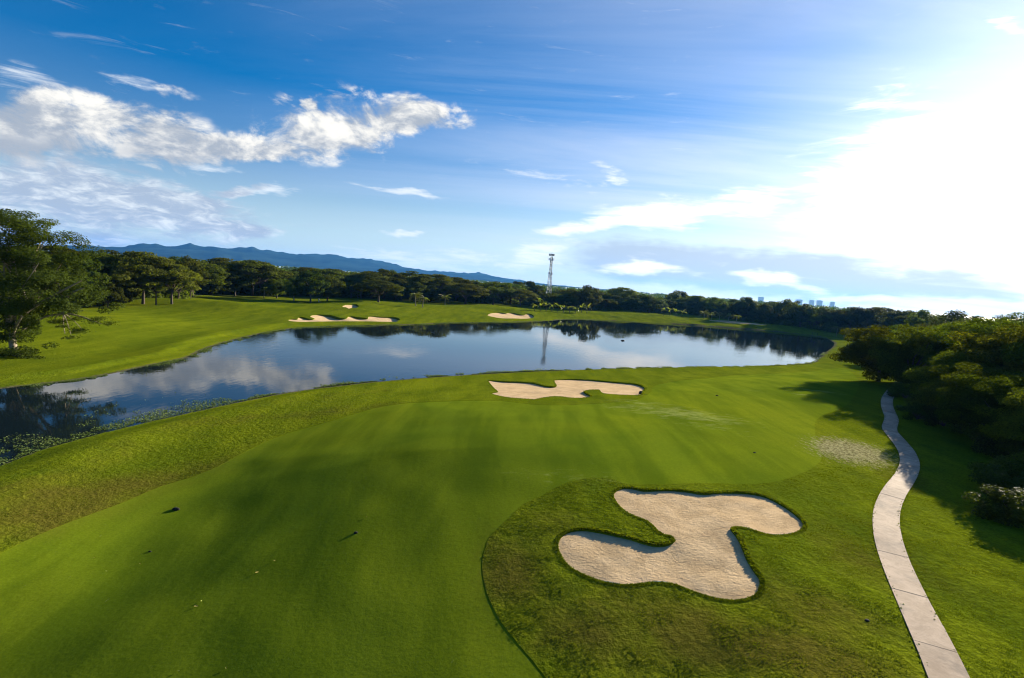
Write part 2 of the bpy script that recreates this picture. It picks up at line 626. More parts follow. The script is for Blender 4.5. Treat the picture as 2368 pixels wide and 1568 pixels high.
def seg_dist(x, y, poly, closed=True):
    x, y = np.asarray(x, float), np.asarray(y, float)
    best = np.full(x.shape, 1e18)
    n = len(poly)
    for i in range(n if closed else n - 1):
        a, b = poly[i], poly[(i + 1) % n]
        e = b - a
        L = max(e @ e, 1e-9)
        t = np.clip(((x - a[0]) * e[0] + (y - a[1]) * e[1]) / L, 0, 1)
        q = (x - a[0] - t * e[0]) ** 2 + (y - a[1] - t * e[1]) ** 2
        best = np.minimum(best, q)
    return np.sqrt(best)


def inside(x, y, poly):
    x, y = np.asarray(x, float), np.asarray(y, float)
    r = np.zeros(x.shape, bool)
    lo, hi = poly.min(0), poly.max(0)
    idx = np.nonzero((x >= lo[0]) & (x <= hi[0]) & (y >= lo[1]) & (y <= hi[1]))[0] if x.ndim == 1 else None
    if idx is not None:
        xs, ys = x[idx], y[idx]
    else:
        xs, ys = x, y
    c = np.zeros(xs.shape, bool)
    n = len(poly)
    for i in range(n):
        a, b = poly[i], poly[(i + 1) % n]
        cond = (a[1] > ys) != (b[1] > ys)
        with np.errstate(divide='ignore', invalid='ignore'):
            xc = (b[0] - a[0]) * (ys - a[1]) / (b[1] - a[1] + 1e-12) + a[0]
        c ^= cond & (xs < xc)
    if idx is not None:
        r[idx] = c
    else:
        r = c
    return r


def smooth_poly(P, closed=True, step=1.0):
    """Catmull-Rom through the points, resampled"""
    P = np.asarray(P, float)
    n = len(P)
    out = []
    rngi = range(n if closed else n - 1)
    for i in rngi:
        if closed:
            p0, p1, p2, p3 = P[(i - 1) % n], P[i], P[(i + 1) % n], P[(i + 2) % n]
        else:
            p0, p1, p2, p3 = P[max(i - 1, 0)], P[i], P[i + 1], P[min(i + 2, n - 1)]
        k = max(2, int(np.linalg.norm(p2 - p1) / step))
        for t in np.arange(k) / k:
            out.append(.5 * ((2 * p1) + (-p0 + p2) * t + (2 * p0 - 5 * p1 + 4 * p2 - p3) * t * t + (-p0 + 3 * p1 - 3 * p2 + p3) * t ** 3))
    if not closed:
        out.append(P[-1])
    return np.array(out)


LAKE_PX = [(-420, 1230), (-200, 1140), (0, 1073), (98, 1036), (244, 997), (391, 963), (538, 931), (660, 907), (782, 891), (900, 879),
           (1048, 868), (1180, 861), (1300, 856), (1500, 851), (1700, 848), (1800, 845), (1870, 840), (1895, 829), (1907, 816), (1926, 800),
           (1924, 790), (1890, 778), (1800, 767.5), (1700, 759.5), (1600, 752), (1500, 746.5), (1420, 742), (1320, 738.5), (1270, 742.5),
           (1200, 744.5), (1130, 745.5), (1050, 747), (950, 751), (850, 753), (760, 755), (690, 759), (620, 769), (560, 783), (500, 800),
           (470, 812), (440, 827), (380, 840), (320, 853), (250, 868), (180, 880), (100, 890), (0, 901), (-200, 925), (-450, 960)]
LAKE = smooth_poly(plane(LAKE_PX, 0.0), True, 2.5)
LMID = plane([(0, 975), (1915, 812)], 0.0)
_lv = (LMID[1] - LMID[0]) / np.linalg.norm(LMID[1] - LMID[0])
# far mounds: picture x, distance (m), radius along/across view, height
MOUNDS = []


def far_weight(x, y):
    s = _lv[0] * (y - LMID[0][1]) - _lv[1] * (x - LMID[0][0])
    return ss(s / 16.0 + .5)


BUNKER_MOUNDS = []


def height(x, y):
    x, y = np.asarray(x, float), np.asarray(y, float)
    d = seg_dist(x, y, LAKE)
    ins = inside(x.ravel(), y.ravel(), LAKE).reshape(x.shape)
    d = np.where(ins, -d, d)
    fw = far_weight(x, y)
    near = 1.25 * ss(d / 7.0) + 4.2 * ss((d - 4) / 52.0)
    far = .35 * ss(d / 4.0) + .75 * ss((d - 4.2) / 1.6) + 1.9 * ss((d - 6) / 45.0)
    h = near * (1 - fw) + far * fw
    s = .69 * x + .72 * y
    fall = ss((42 - s) / 74.0) * (1 - fw) * ss((d - 3) / 22.0)  # invented slope away from the sun, shaped to darken the near lower left
    fall = fall * (1 - .85 * ss((x - .38 * y) / (.30 * np.maximum(y, 1))) * (y > 0))
    h = h - 6.4 * fall
    r = np.hypot(x, y)
    amp = ss((d - 1) / 14.0)
    h = h + amp * (NA(x / 34 + 7.3, y / 34 + 2.1) * (.28 + 1.8 * fw) + NB(x / 13, y / 13) * (.12 + .35 * fw))
    h = h + amp * NC(x / 3.3, y / 3.3) * .10 * ss((160 - r) / 100)
    for cx, cyy, rx, ry, rot, hh in BUNKER_MOUNDS:
        ca, sa = math.cos(rot), math.sin(rot)
        u = ((x - cx) * ca + (y - cyy) * sa) / rx
        v = (-(x - cx) * sa + (y - cyy) * ca) / ry
        h = h + hh * np.exp(-(u * u + v * v))
    h = np.where(d > 0, h, np.maximum(d * .25, -1.6))
    h = h * (1 - ss((r - 900) / 600)) + 1.5 * ss((r - 900) / 600)
    return h


def at(pts):
    """picture positions -> points on the terrain"""
    T = np.geomspace(8, 1500, 900)
    out = []
    for px, py in pts:
        d = ray(px, py)
        X, Y, Z = d[0] * T, d[1] * T, CAMZ + d[2] * T
        g = Z - height(X, Y)
        k = np.nonzero(g <= 0)[0]
        if len(k) == 0 or k[0] == 0:
            t = T[-1]
        else:
            i = k[0]
            t = T[i - 1] + (T[i] - T[i - 1]) * g[i - 1] / (g[i - 1] - g[i])
        out.append((d[0] * t, d[1] * t))
    return np.array(out)


def at1(px, py):
    p = at([(px, py)])[0]
    z = float(height(np.array([p[0]]), np.array([p[1]]))[0])
    return np.array([p[0], p[1], z])


# mounds that carry the far bunkers and the humps of the right bank
for px, py, rx, ry, hh in [(790, 722, 26, 7, 1.3), (800, 705, 14, 6, .9), (1190, 722, 13, 5, 1.2), (1070, 705, 40, 9, 1.4), (1428, 732, 9, 4, 1.6),
                           (1400, 728, 8, 4, 1.2), (1520, 737, 16, 4, 1.0), (1600, 745, 18, 4, 1.0), (1720, 754, 18, 4, .9), (520, 715, 45, 12, 1.4)]:
    q = plane([(px, py)], 2.0)[0]
    BUNKER_MOUNDS.append((q[0], q[1], rx, ry, -math.atan2(q[0], q[1]) * .6, hh))


# outlines read off the photograph
def z6(pts):
    return [(1048.3 + u / 2.7429, 1048.3 + v / 2.7429) for u, v in pts]


def z7(pts):
    return [((1700 + u / 2.6311) / 1.6216, (1300 + v / 2.6311) / 1.6216) for u, v in pts]


def z6b(pts):
    return [((1000 + u / 2.368) / 1.6216, (1080 + v / 2.368) / 1.6216) for u, v in pts]


def z3(pts):
    return [((1800 + u / 2.368) / 1.6216, (850 + v / 2.368) / 1.6216) for u, v in pts]


def z5(pts):
    return [((2900 + u / 1.503) / 1.6216, (1500 + v / 1.503) / 1.6216) for u, v in pts]


BIG = z6([(1018, 258), (1060, 228), (1100, 220), (1150, 226), (1210, 238), (1300, 236), (1390, 236), (1470, 240), (1540, 252), (1600, 258), (1660, 254),
          (1740, 250), (1830, 250), (1910, 258), (1990, 280), (2060, 315), (2120, 352), (2175, 395), (2215, 440), (2212, 475), (2180, 495),
          (2120, 510), (2050, 514), (1980, 508), (1920, 488), (1860, 470), (1800, 462), (1768, 470), (1760, 485), (1790, 520), (1815, 560), (1840, 620),
          (1860, 670), (1890, 720), (1920, 765), (1942, 800), (1940, 850), (1922, 885), (1880, 910), (1810, 925), (1750, 928), (1680, 918), (1610, 900),
          (1540, 878), (1470, 850), (1410, 828), (1340, 815), (1270, 812), (1200, 820), (1130, 828), (1070, 828), (1000, 818), (920, 800),
          (840, 770), (770, 735), (720, 695), (690, 650), (668, 600), (672, 555), (700, 520), (750, 495), (820, 486), (890, 492), (960, 505),
          (1050, 525), (1130, 545), (1200, 568), (1260, 582), (1320, 585), (1370, 578), (1405, 560), (1402, 538), (1380, 520), (1340, 512),
          (1300, 488), (1270, 455), (1230, 425), (1180, 405), (1120, 380), (1070, 345), (1035, 305)])
MID = z7([(350, 336), (420, 337), (500, 344), (600, 346), (700, 350), (790, 358), (850, 375), (900, 388), (960, 396), (1005, 396), (1020, 385), (1000, 345),
          (1010, 328), (1100, 324), (1200, 322), (1350, 328), (1450, 338), (1550, 346), (1680, 356), (1780, 366), (1840, 382), (1890, 410), (1880, 430),
          (1862, 445), (1850, 475), (1780, 477), (1680, 475), (1560, 468), (1490, 460), (1455, 445), (1448, 428), (1410, 423), (1340, 427), (1285, 442),
          (1310, 462), (1355, 490), (1280, 505), (1200, 505), (1120, 498), (1070, 492), (1000, 488), (930, 495), (870, 505), (800, 520), (720, 513),
          (600, 505), (500, 492), (420, 475), (380, 460), (436, 452), (436, 438), (400, 405), (370, 370)])
WIDE = z6b([(190, 284), (225, 274), (272, 276), (280, 260), (320, 258), (375, 272), (425, 270), (388, 256), (400, 242), (445, 234), (500, 236), (560, 240), (600, 248),
            (640, 262), (690, 268), (718, 262), (722, 252), (760, 250), (800, 256), (850, 262), (900, 266), (902, 252), (950, 250), (1010, 254), (1060, 256),
            (1110, 256), (1165, 264), (1184, 280), (1160, 294), (1130, 299), (1050, 299), (900, 298), (750, 298), (600, 298), (450, 299), (350, 301), (270, 299), (212, 293)])
BACK = z6b([(672, 160), (700, 150), (740, 146), (790, 144), (815, 154), (815, 168), (790, 177), (750, 179), (710, 174), (680, 168)])
RIGHTB = z3([(68, 788), (90, 772), (130, 764), (180, 762), (225, 768), (250, 764), (300, 766), (350, 778), (390, 782), (405, 774), (440, 773), (475, 788), (474, 806),
             (440, 814), (400, 817), (300, 817), (200, 814), (120, 802)])
TAN = [(1640, 741), (1680, 741.5), (1730, 746), (1775, 751.5), (1720, 749), (1665, 744.5)]
FAIR = [(-150, 1360), (0, 1280), (122, 1222), (293, 1158), (372, 1124), (489, 1085), (636, 1012), (782, 968), (905, 936), (1048, 927), (1142, 926), (1189, 930),
        (1248, 936), (1307, 936.5), (1379, 933), (1447, 927), (1482, 920), (1506, 906), (1512, 893), (1560, 882), (1700, 868), (1850, 861), (1950, 852), (1985, 880),
        (1965, 930), (1895, 965), (1885, 1000), (1900, 1050), (1887, 1077), (1832, 1103), (1777, 1117), (1704, 1119), (1632, 1117), (1522, 1120), (1449, 1119), (1413, 1106), (1365, 1105),
        (1325, 1112), (1285, 1127), (1252, 1147), (1212, 1165), (1169, 1205), (1132, 1242), (1123, 1267), (1116, 1289), (1116, 1325),
        (1125, 1369), (1139, 1402), (1154, 1431), (1183, 1471), (1223, 1518), (1263, 1568), (1330, 1660), (900, 1690), (0, 1690), (-200, 1600)]
FARFAIR = [(250, 735), (400, 706), (560, 700), (720, 706), (860, 722), (1000, 722), (1120, 716), (1090, 728), (960, 738), (820, 728), (640, 730), (560, 742), (420, 760), (300, 764)]

PATH_L = z5([(640, 130), (620, 165), (660, 215), (700, 270), (718, 330), (712, 385), (680, 435), (635, 490), (590, 560), (565, 640), (565, 720), (580, 800), (605, 890), (640, 980),
             (680, 1080), (720, 1170), (770, 1280), (820, 1390), (860, 1470), (895, 1568)])
PATH_R = z5([(690, 130), (685, 165), (730, 220), (780, 275), (815, 330), (820, 380), (800, 440), (755, 510), (725, 570), (705, 640), (705, 710), (715, 790), (740, 860), (775, 950),
             (815, 1030), (865, 1130), (915, 1230), (975, 1350), (1030, 1450), (1085, 1568)])

bunk = {}
for nm, px in (('big', BIG), ('mid', MID), ('wide', WIDE), ('back', BACK), ('right', RIGHTB), ('tan', TAN)):
    P = at(px)
    bunk[nm] = smooth_poly(P, True, {'big': .45, 'mid': .8}.get(nm, 1.4))
fair = smooth_poly(at([p for p in FAIR if p[1] < 1700]), True, 1.2)
pl, pr = at(PATH_L), at(PATH_R)
cen = (pl + pr) / 2
# carry the path on into the shade of the trees and under the lower edge of the frame
ext0 = at([(2062, 968), (2052, 942), (2052, 922), (2064, 903)])
e = cen[-1] - cen[-2]
e /= np.linalg.norm(e)
cen = np.concatenate([ext0[::-1], cen[1:], [cen[-1] + e * 3, cen[-1] + e * 7]])
cen = smooth_poly(cen, False, .35)
PATHW = float(np.median(np.linalg.norm(pl - pr, axis=1))) * .80
print('path width', PATHW)
# even spacing along the centre line
seg = np.r_[0, np.cumsum(np.linalg.norm(np.diff(cen, axis=0), axis=1))]
sN = np.arange(0, seg[-1], .35)
cen = np.stack([np.interp(sN, seg, cen[:, 0]), np.interp(sN, seg, cen[:, 1])], 1)
for _ in range(30):
    cen[1:-1] = .5 * cen[1:-1] + .25 * (cen[:-2] + cen[2:])
tg = np.gradient(cen, axis=0)
tg /= np.linalg.norm(tg, axis=1)[:, None]
nrm = np.stack([-tg[:, 1], tg[:, 0]], 1)
path_poly = np.concatenate([cen + nrm * PATHW / 2, (cen - nrm * PATHW / 2)[::-1]])

# ------------------------------------------------------------------ ground mesh
pts = []
r = 5.0
while r < 950:
    s = min(max(.0095 * r, .42), 9) if r < 260 else .0095 * 260 + (r - 260) * .016
    n = int(2 * D2R(62) * r / s)
    a = np.linspace(-D2R(62), D2R(62), n) + rng.uniform(-.4, .4, n) * s / r
    rr = r + rng.uniform(-.35, .35, n) * s
    pts.append(np.stack([np.sin(a) * rr, np.cos(a) * rr], 1))
    r += s
r = 960.0
while r < 14000:
    s = .10 * r
    n = int(2 * D2R(62) * r / s)
    a = np.linspace(-D2R(62), D2R(62), n)
    pts.append(np.stack([np.sin(a) * r, np.cos(a) * r], 1))
    r += s
# behind the camera, coarse
for r in (5, 14, 30, 60, 120, 250, 480):
    a = np.linspace(D2R(62), 2 * np.pi - D2R(62), 26)[1:-1]
    pts.append(np.stack([np.sin(a) * r, np.cos(a) * r], 1))
pts = np.concatenate(pts)
CONS = [bunk[k] for k in ('big', 'mid', 'wide', 'back', 'right', 'tan')] + [fair, path_poly, LAKE]
# keep free points a little away from the outlines
for c in CONS:
    m = np.hypot(pts[:, 0], pts[:, 1]) < 420
    dd = np.full(len(pts), 9.0)
    dd[m] = seg_dist(pts[m, 0], pts[m, 1], c)
    lim = .0035 * np.hypot(pts[:, 0], pts[:, 1]).clip(30)
    pts = pts[dd > lim]
verts2 = [Vector(p) for p in pts]
edges = []
for c in CONS:
    o = len(verts2)
    verts2 += [Vector(p) for p in c]
    edges += [(o + i, o + (i + 1) % len(c)) for i in range(len(c))]
res = delaunay_2d_cdt(verts2, edges, [], 0, 1e-5)
V2 = np.array([(v.x, v.y) for v in res[0]])
TR = np.array([f for f in res[2] if len(f) == 3])
cenT = V2[TR].mean(1)
region = np.zeros(len(TR), int)
region[inside(cenT[:, 0], cenT[:, 1], fair)] = 1
BN = ['big', 'mid', 'wide', 'back', 'right', 'tan']
for i, k in enumerate(BN):
    region[inside(cenT[:, 0], cenT[:, 1], bunk[k])] = 10 + i
inpath = inside(cenT[:, 0], cenT[:, 1], path_poly)
region[inpath] = 2
Hh = height(V2[:, 0], V2[:, 1])


def gauss_px(x, y, lst):
    f = np.zeros(len(x))
    for px, py, rx, ry, amp in lst:
        q = at([(px, py)])[0]
        th = -math.atan2(q[0], q[1])
        ca, sa = math.cos(th), math.sin(th)
        u = ((x - q[0]) * ca + (y - q[1]) * sa) / rx
        v = (-(x - q[0]) * sa + (y - q[1]) * ca) / ry
        f = np.maximum(f, amp * np.exp(-(u * u + v * v)))
    return f


FOREST_EDGE_PX = [(-500, 770), (-100, 735), (235, 712), (300, 706), (420, 702), (470, 688), (600, 688), (720, 693), (870, 694), (985, 703), (1070, 700),
                  (1200, 706), (1300, 716), (1420, 722), (1500, 728), (1560, 728), (1665, 742), (1784, 755), (1932, 773), (2010, 775), (2120, 800), (2250, 880), (2500, 1050)]
EDGE = plane([(px, py - 4.0 * float(ss(np.array((px - 1380) / 120.0))) * (px < 2060)) for px, py in FOREST_EDGE_PX], 2.5)


def attrs_for(x, y):
    d = seg_dist(x, y, LAKE)
    fw = far_weight(x, y)
    dry = .30 * np.exp(-((d - 10) / 9.0) ** 2) * (1 - fw) * ss((30 - x) / 45.0)
    dry = np.maximum(dry, gauss_px(x, y, [(250, 1130, 14, 4, .8), (60, 1200, 10, 5, .8), (700, 960, 20, 4, .55), (1180, 1330, 3, 5, .75), (1350, 1450, 6, 3.5, .8), (1700, 1480, 9, 3, .85),
                                          (1930, 1250, 3.5, 8, .55), (2120, 1110, 4, 5, .55), (1500, 1440, 9, 4, .65), (1250, 1200, 6, 6, .45), (1600, 1160, 7, 3, .4), (2000, 1300, 4, 9, .5), (2200, 1350, 5, 6, .35), (1860, 1400, 4, 4, .7), (1240, 1230, 3, 4, .3)]))
    scr = gauss_px(x, y, [(1968, 1042, 4.2, 5.6, 1.1), (1918, 1035, 1.6, 4.2, 1.0)])
    pale = gauss_px(x, y, [(1570, 955, 12, 5, .95), (1480, 930, 8, 3, .75), (1640, 985, 8, 4, .6), (1850, 912, 2.0, 1.2, .9), (1900, 905, 5, 1.6, 1.0), (1300, 1100, 8, 2, .6), (1750, 905, 12, 4, .5), (600, 735, 40, 8, .35)])
    shore = np.exp(-(d / (.7 + .9 * fw)) ** 2)
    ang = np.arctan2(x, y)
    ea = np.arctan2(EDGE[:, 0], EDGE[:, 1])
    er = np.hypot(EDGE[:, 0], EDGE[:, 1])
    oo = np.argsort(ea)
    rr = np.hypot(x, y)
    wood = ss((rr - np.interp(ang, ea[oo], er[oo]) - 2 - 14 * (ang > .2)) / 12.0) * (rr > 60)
    return {'dry': ('POINT', dry), 'scrape': ('POINT', scr), 'pale': ('POINT', pale), 'shore': ('POINT', shore), 'wood': ('POINT', wood)}


def submesh(mask, zfun, name, mat, skirt=None):
    T = TR[mask]
    u, inv = np.unique(T.ravel(), return_inverse=True)
    T = inv.reshape(T.shape)
    xy = V2[u]
    z = zfun(xy[:, 0], xy[:, 1], Hh[u])
    V = np.column_stack([xy, z])
    return V, T


GROUNDZ = {}
g_mask = (region == 0) | (region == 2)
V, T = submesh(g_mask, lambda x, y, h: h, 'ground', ROUGH)
dpath = seg_dist(V[:, 0], V[:, 1], cen, False)
V[:, 2] -= .18 * ss((PATHW / 2 + .02 - dpath) / .25) * (np.hypot(V[:, 0], V[:, 1]) < 160)
at_g = attrs_for(V[:, 0], V[:, 1])


def skirt(poly, drop):
    n = len(poly)
    z = height(poly[:, 0], poly[:, 1])
    if drop is None:
        drop = fdrop(poly[:, 0], poly[:, 1]) + .02
    top = np.column_stack([poly, z])
    bot = np.column_stack([poly, z - drop])
    Vs = np.concatenate([top, bot])
    i = np.arange(n)
    j = (i + 1) % n
    return Vs, np.column_stack([i, j, j + n, i + n])


FDROP = .012


def fdrop(x, y):
    return FDROP * (1 - ss((x / np.maximum(y, 1) - .30) / .22)) * (y > 0) + .004


LIP = {'big': .09, 'mid': .18, 'wide': 1.0, 'back': 1.0, 'right': .8, 'tan': .1}
quads, qv, off = [], [], 0


def lip_of(k):
    P = bunk[k]
    t = np.roll(P, -1, 0) - np.roll(P, 1, 0)
    t /= np.linalg.norm(t, axis=1)[:, None] + 1e-9
    ar = .5 * np.sum(P[:, 0] * np.roll(P[:, 1], -1) - np.roll(P[:, 0], -1) * P[:, 1])
    nn = np.stack([t[:, 1], -t[:, 0]], 1) * (1 if ar > 0 else -1)
    f = nn[:, 0] * .66 + nn[:, 1] * .75
    v = LIP[k] * (.12 + .88 * ss((f + .25) / .9))
    for _ in range(6):
        v = .5 * v + .25 * (np.roll(v, 1) + np.roll(v, -1))
    return v


LIPV = {k: lip_of(k) for k in BN}


def lip_at(x, y, k):
    P = bunk[k]
    best = np.full(len(x), 1e18)
    val = np.zeros(len(x))
    wsum = np.zeros(len(x))
    for p, v in zip(P, LIPV[k]):
        q = (x - p[0]) ** 2 + (y - p[1]) ** 2
        wq = 1 / (q + .02) ** 1.5
        val += wq * v
        wsum += wq
    return val / wsum


sk = [(bunk[k], LIPV[k] + .12) for k in BN] + [(fair, None)]
SV, SF = [], []
for p, dr in sk:
    a, b = skirt(p, dr)
    SV.append(a)
    SF.append(b + off)
    off += len(a)
SV, SF = np.concatenate(SV), np.concatenate(SF)
at_s = attrs_for(SV[:, 0], SV[:, 1])
allV = np.concatenate([V, SV])
tri = np.concatenate([T, np.concatenate([SF[:, [0, 1, 2]], SF[:, [0, 2, 3]]]) + len(V)])
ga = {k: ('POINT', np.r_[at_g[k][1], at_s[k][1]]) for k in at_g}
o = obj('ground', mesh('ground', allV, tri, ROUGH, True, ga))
tag(o, kind='structure')
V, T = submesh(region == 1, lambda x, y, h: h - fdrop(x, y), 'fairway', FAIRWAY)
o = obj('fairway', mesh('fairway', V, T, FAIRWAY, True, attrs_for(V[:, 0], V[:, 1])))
tag(o, kind='structure')

BL = {'big': 'large pale sand bunker of three lobes beside the cart path in front', 'mid': 'long pale sand bunker at the near shore of the lake',
      'wide': 'wide scalloped sand bunker on the far bank across the lake', 'back': 'smallest sand bunker, half in shade, high on the far fairway',
      'right': 'sand bunker on the far bank left of the sunlit banana clump', 'tan': 'thin bare tan sand strip along the foot of the far right wood'}
for i, k in enumerate(BN):
    P = bunk[k]
    bowl = {'big': .06, 'mid': .07, 'wide': .5, 'back': .5, 'right': .4, 'tan': .05}[k]
    sc = {'big': 3.6, 'mid': 3.2}.get(k, 3.0)

    def zf(x, y, h):
        d = seg_dist(x, y, P)
        return h - lip_at(x, y, k) - bowl * (1 - np.exp(-(d / sc) ** 1.3)) + NC(x / 1.3, y / 1.3) * .07
    V, T = submesh(region == 10 + i, zf, 'sand', SAND)
    d = seg_dist(V[:, 0], V[:, 1], P)
    o = obj('sand_bunker', mesh('sand_bunker', V, T, SAND, True, {'rim': ('POINT', d)}))
    tag(o, BL[k], 'bunker')

# lake surface and sea
lo = LAKE.mean(0)
grow = []
n = len(LAKE)
tl = np.roll(LAKE, -1, 0) - np.roll(LAKE, 1, 0)
tl /= np.linalg.norm(tl, axis=1)[:, None]
area = .5 * np.sum(LAKE[:, 0] * np.roll(LAKE[:, 1], -1) - np.roll(LAKE[:, 0], -1) * LAKE[:, 1])
nl = np.stack([tl[:, 1], -tl[:, 0]], 1) * (1 if area > 0 else -1)
LB = LAKE + nl * .8
rl = delaunay_2d_cdt([Vector(p) for p in LB], [(i, (i + 1) % n) for i in range(n)], [], 1, 1e-5)
o = obj('lake', mesh('lake', np.array([(v.x, v.y, .02) for v in rl[0]]), [tuple(f) for f in rl[2]], LAKEWATER))
tag(o, kind='structure')
sa = np.linspace(D2R(34), D2R(62), 24)
sv = [(math.sin(a) * 1500, math.cos(a) * 1500, 2.2) for a in sa] + [(math.sin(a) * 13900, math.cos(a) * 13900, 2.2) for a in sa]
o = obj('sea', mesh('sea', np.array(sv), [(i, i + 1, 25 + i, 24 + i) for i in range(23)], SEAWATER))
tag(o, kind='structure')

# ------------------------------------------------------------------ cart path of concrete slabs
path = empty('cart_path', (0, 0, 0))
tag(path, kind='structure')
k0 = 0
slab_i = 0
while k0 < len(cen) - 3:
    k1 = min(k0 + random.choice([6, 7, 7, 8]), len(cen) - 1)
    c, nn, tt = cen[k0:k1 + 1].copy(), nrm[k0:k1 + 1], tg[k0:k1 + 1]
    c[0] += tt[0] * .005
    c[-1] -= tt[-1] * .005
    cols = np.linspace(-.5, .5, 5)
    Vs = []
    lift = .045 + random.uniform(-.012, .012)
    for j in range(len(c)):
        for q in cols:
            p = c[j] + nn[j] * q * PATHW
            Vs.append((p[0], p[1], 0))
    Vs = np.array(Vs)
    cz = height(Vs[:, 0], Vs[:, 1])
    Vs[:, 2] = cz + lift
    nr, nc = len(c), 5
    Fs = [(a * nc + b, a * nc + b + 1, (a + 1) * nc + b + 1, (a + 1) * nc + b) for a in range(nr - 1) for b in range(nc - 1)]
    ring = [b for b in range(nc)] + [a * nc + nc - 1 for a in range(1, nr)] + [(nr - 1) * nc + b for b in range(nc - 2, -1, -1)] + [a * nc for a in range(nr - 2, 0, -1)]
    base = len(Vs)
    low = Vs[ring].copy()
    low[:, 2] -= .22
    Vs = np.concatenate([Vs, low])
    m_ = len(ring)
    Fs += [(ring[a], base + a, base + (a + 1) % m_, ring[(a + 1) % m_]) for a in range(m_)]
    obj('slab', mesh('slab', Vs, Fs, CONCRETE), path)
    k0 = k1
    slab_i += 1


# ------------------------------------------------------------------ foliage builders
def quads_to_mesh(name, C, N, L, Wd, mat, tint, rg, roll=None):
    """leaf shapes: centre, normal, length, width arrays -> one mesh of 4-corner leaves folded along the middle"""
    n = len(C)
    N = N / (np.linalg.norm(N, axis=1)[:, None] + 1e-9)
    t = rg.normal(size=(n, 3)) if roll is None else roll
    t = t - N * np.sum(t * N, 1)[:, None]
    t /= np.linalg.norm(t, axis=1)[:, None] + 1e-9
    b = np.cross(N, t)
    a0 = C - t * L[:, None] * .5
    a1 = C + b * Wd[:, None] * .5 + t * L[:, None] * .06
    a2 = C + t * L[:, None] * .5 - N * L[:, None] * .12
    a3 = C - b * Wd[:, None] * .5 + t * L[:, None] * .06
    V = np.stack([a0, a1, a2, a3], 1).reshape(-1, 3)
    Fq = np.arange(n * 4).reshape(n, 4)
    return mesh(name, V, Fq, mat, False, {'tint': ('FACE', tint)})


def crown_clusters(kind, H, R, rg):
    """cluster centres, radii (xyz) of a crown; trunk base at the origin"""
    cl = []
    if kind == 'umbrella':
        for _ in range(64):
            rr = R * math.sqrt(rg.uniform(0, 1))
            a = rg.uniform(0, 2 * math.pi)
            top = H * (.97 - .30 * (rr / R) ** 2)
            z = top - rg.choice([0, 0, 0, .10, .18, .30]) * H
            s = rg.uniform(.9, 1.4)
            cl.append(((rr * math.cos(a), rr * math.sin(a), z), (R * .22 * s, R * .22 * s, H * .045 * s)))
    elif kind == 'round':
        for _ in range(54):
            v = rg.normal(size=3)
            v /= np.linalg.norm(v)
            if v[2] < -.35:
                v[2] *= .9
            q = rg.uniform(.6, .95)
            s = rg.uniform(.75, 1.3)
            cl.append(((v[0] * R * q, v[1] * R * q, H * .56 + v[2] * H * .40 * q), (R * .25 * s, R * .25 * s, H * .075 * s)))
    elif kind == 'tall':
        for _ in range(44):
            t = rg.uniform(.22, 1)
            rr = R * (math.sin(math.pi * min(1, (t - .1) * .95)) ** .6) * math.sqrt(rg.uniform(.25, 1))
            a = rg.uniform(0, 2 * math.pi)
            s = rg.uniform(.75, 1.25)
            cl.append(((rr * math.cos(a), rr * math.sin(a), H * t * .95), (R * .30 * s, R * .30 * s, H * .06 * s)))
    elif kind == 'full':
        for _ in range(85):
            v = rg.normal(size=3)
            v /= np.linalg.norm(v)
            q = rg.uniform(.5, .97)
            s = rg.uniform(.7, 1.3)
            cl.append(((v[0] * R * q, v[1] * R * q, H * .52 + v[2] * H * .45 * q), (R * .23 * s, R * .23 * s, H * .075 * s)))
    elif kind == 'bush':
        for _ in range(26):
            rr = R * math.sqrt(rg.uniform(0, 1)) * .9
            a = rg.uniform(0, 2 * math.pi)
            z = H * rg.uniform(.15, .85) * (1 - .5 * (rr / R) ** 2)
            cl.append(((rr * math.cos(a), rr * math.sin(a), z), (R * .28, R * .28, H * .16)))
    return cl


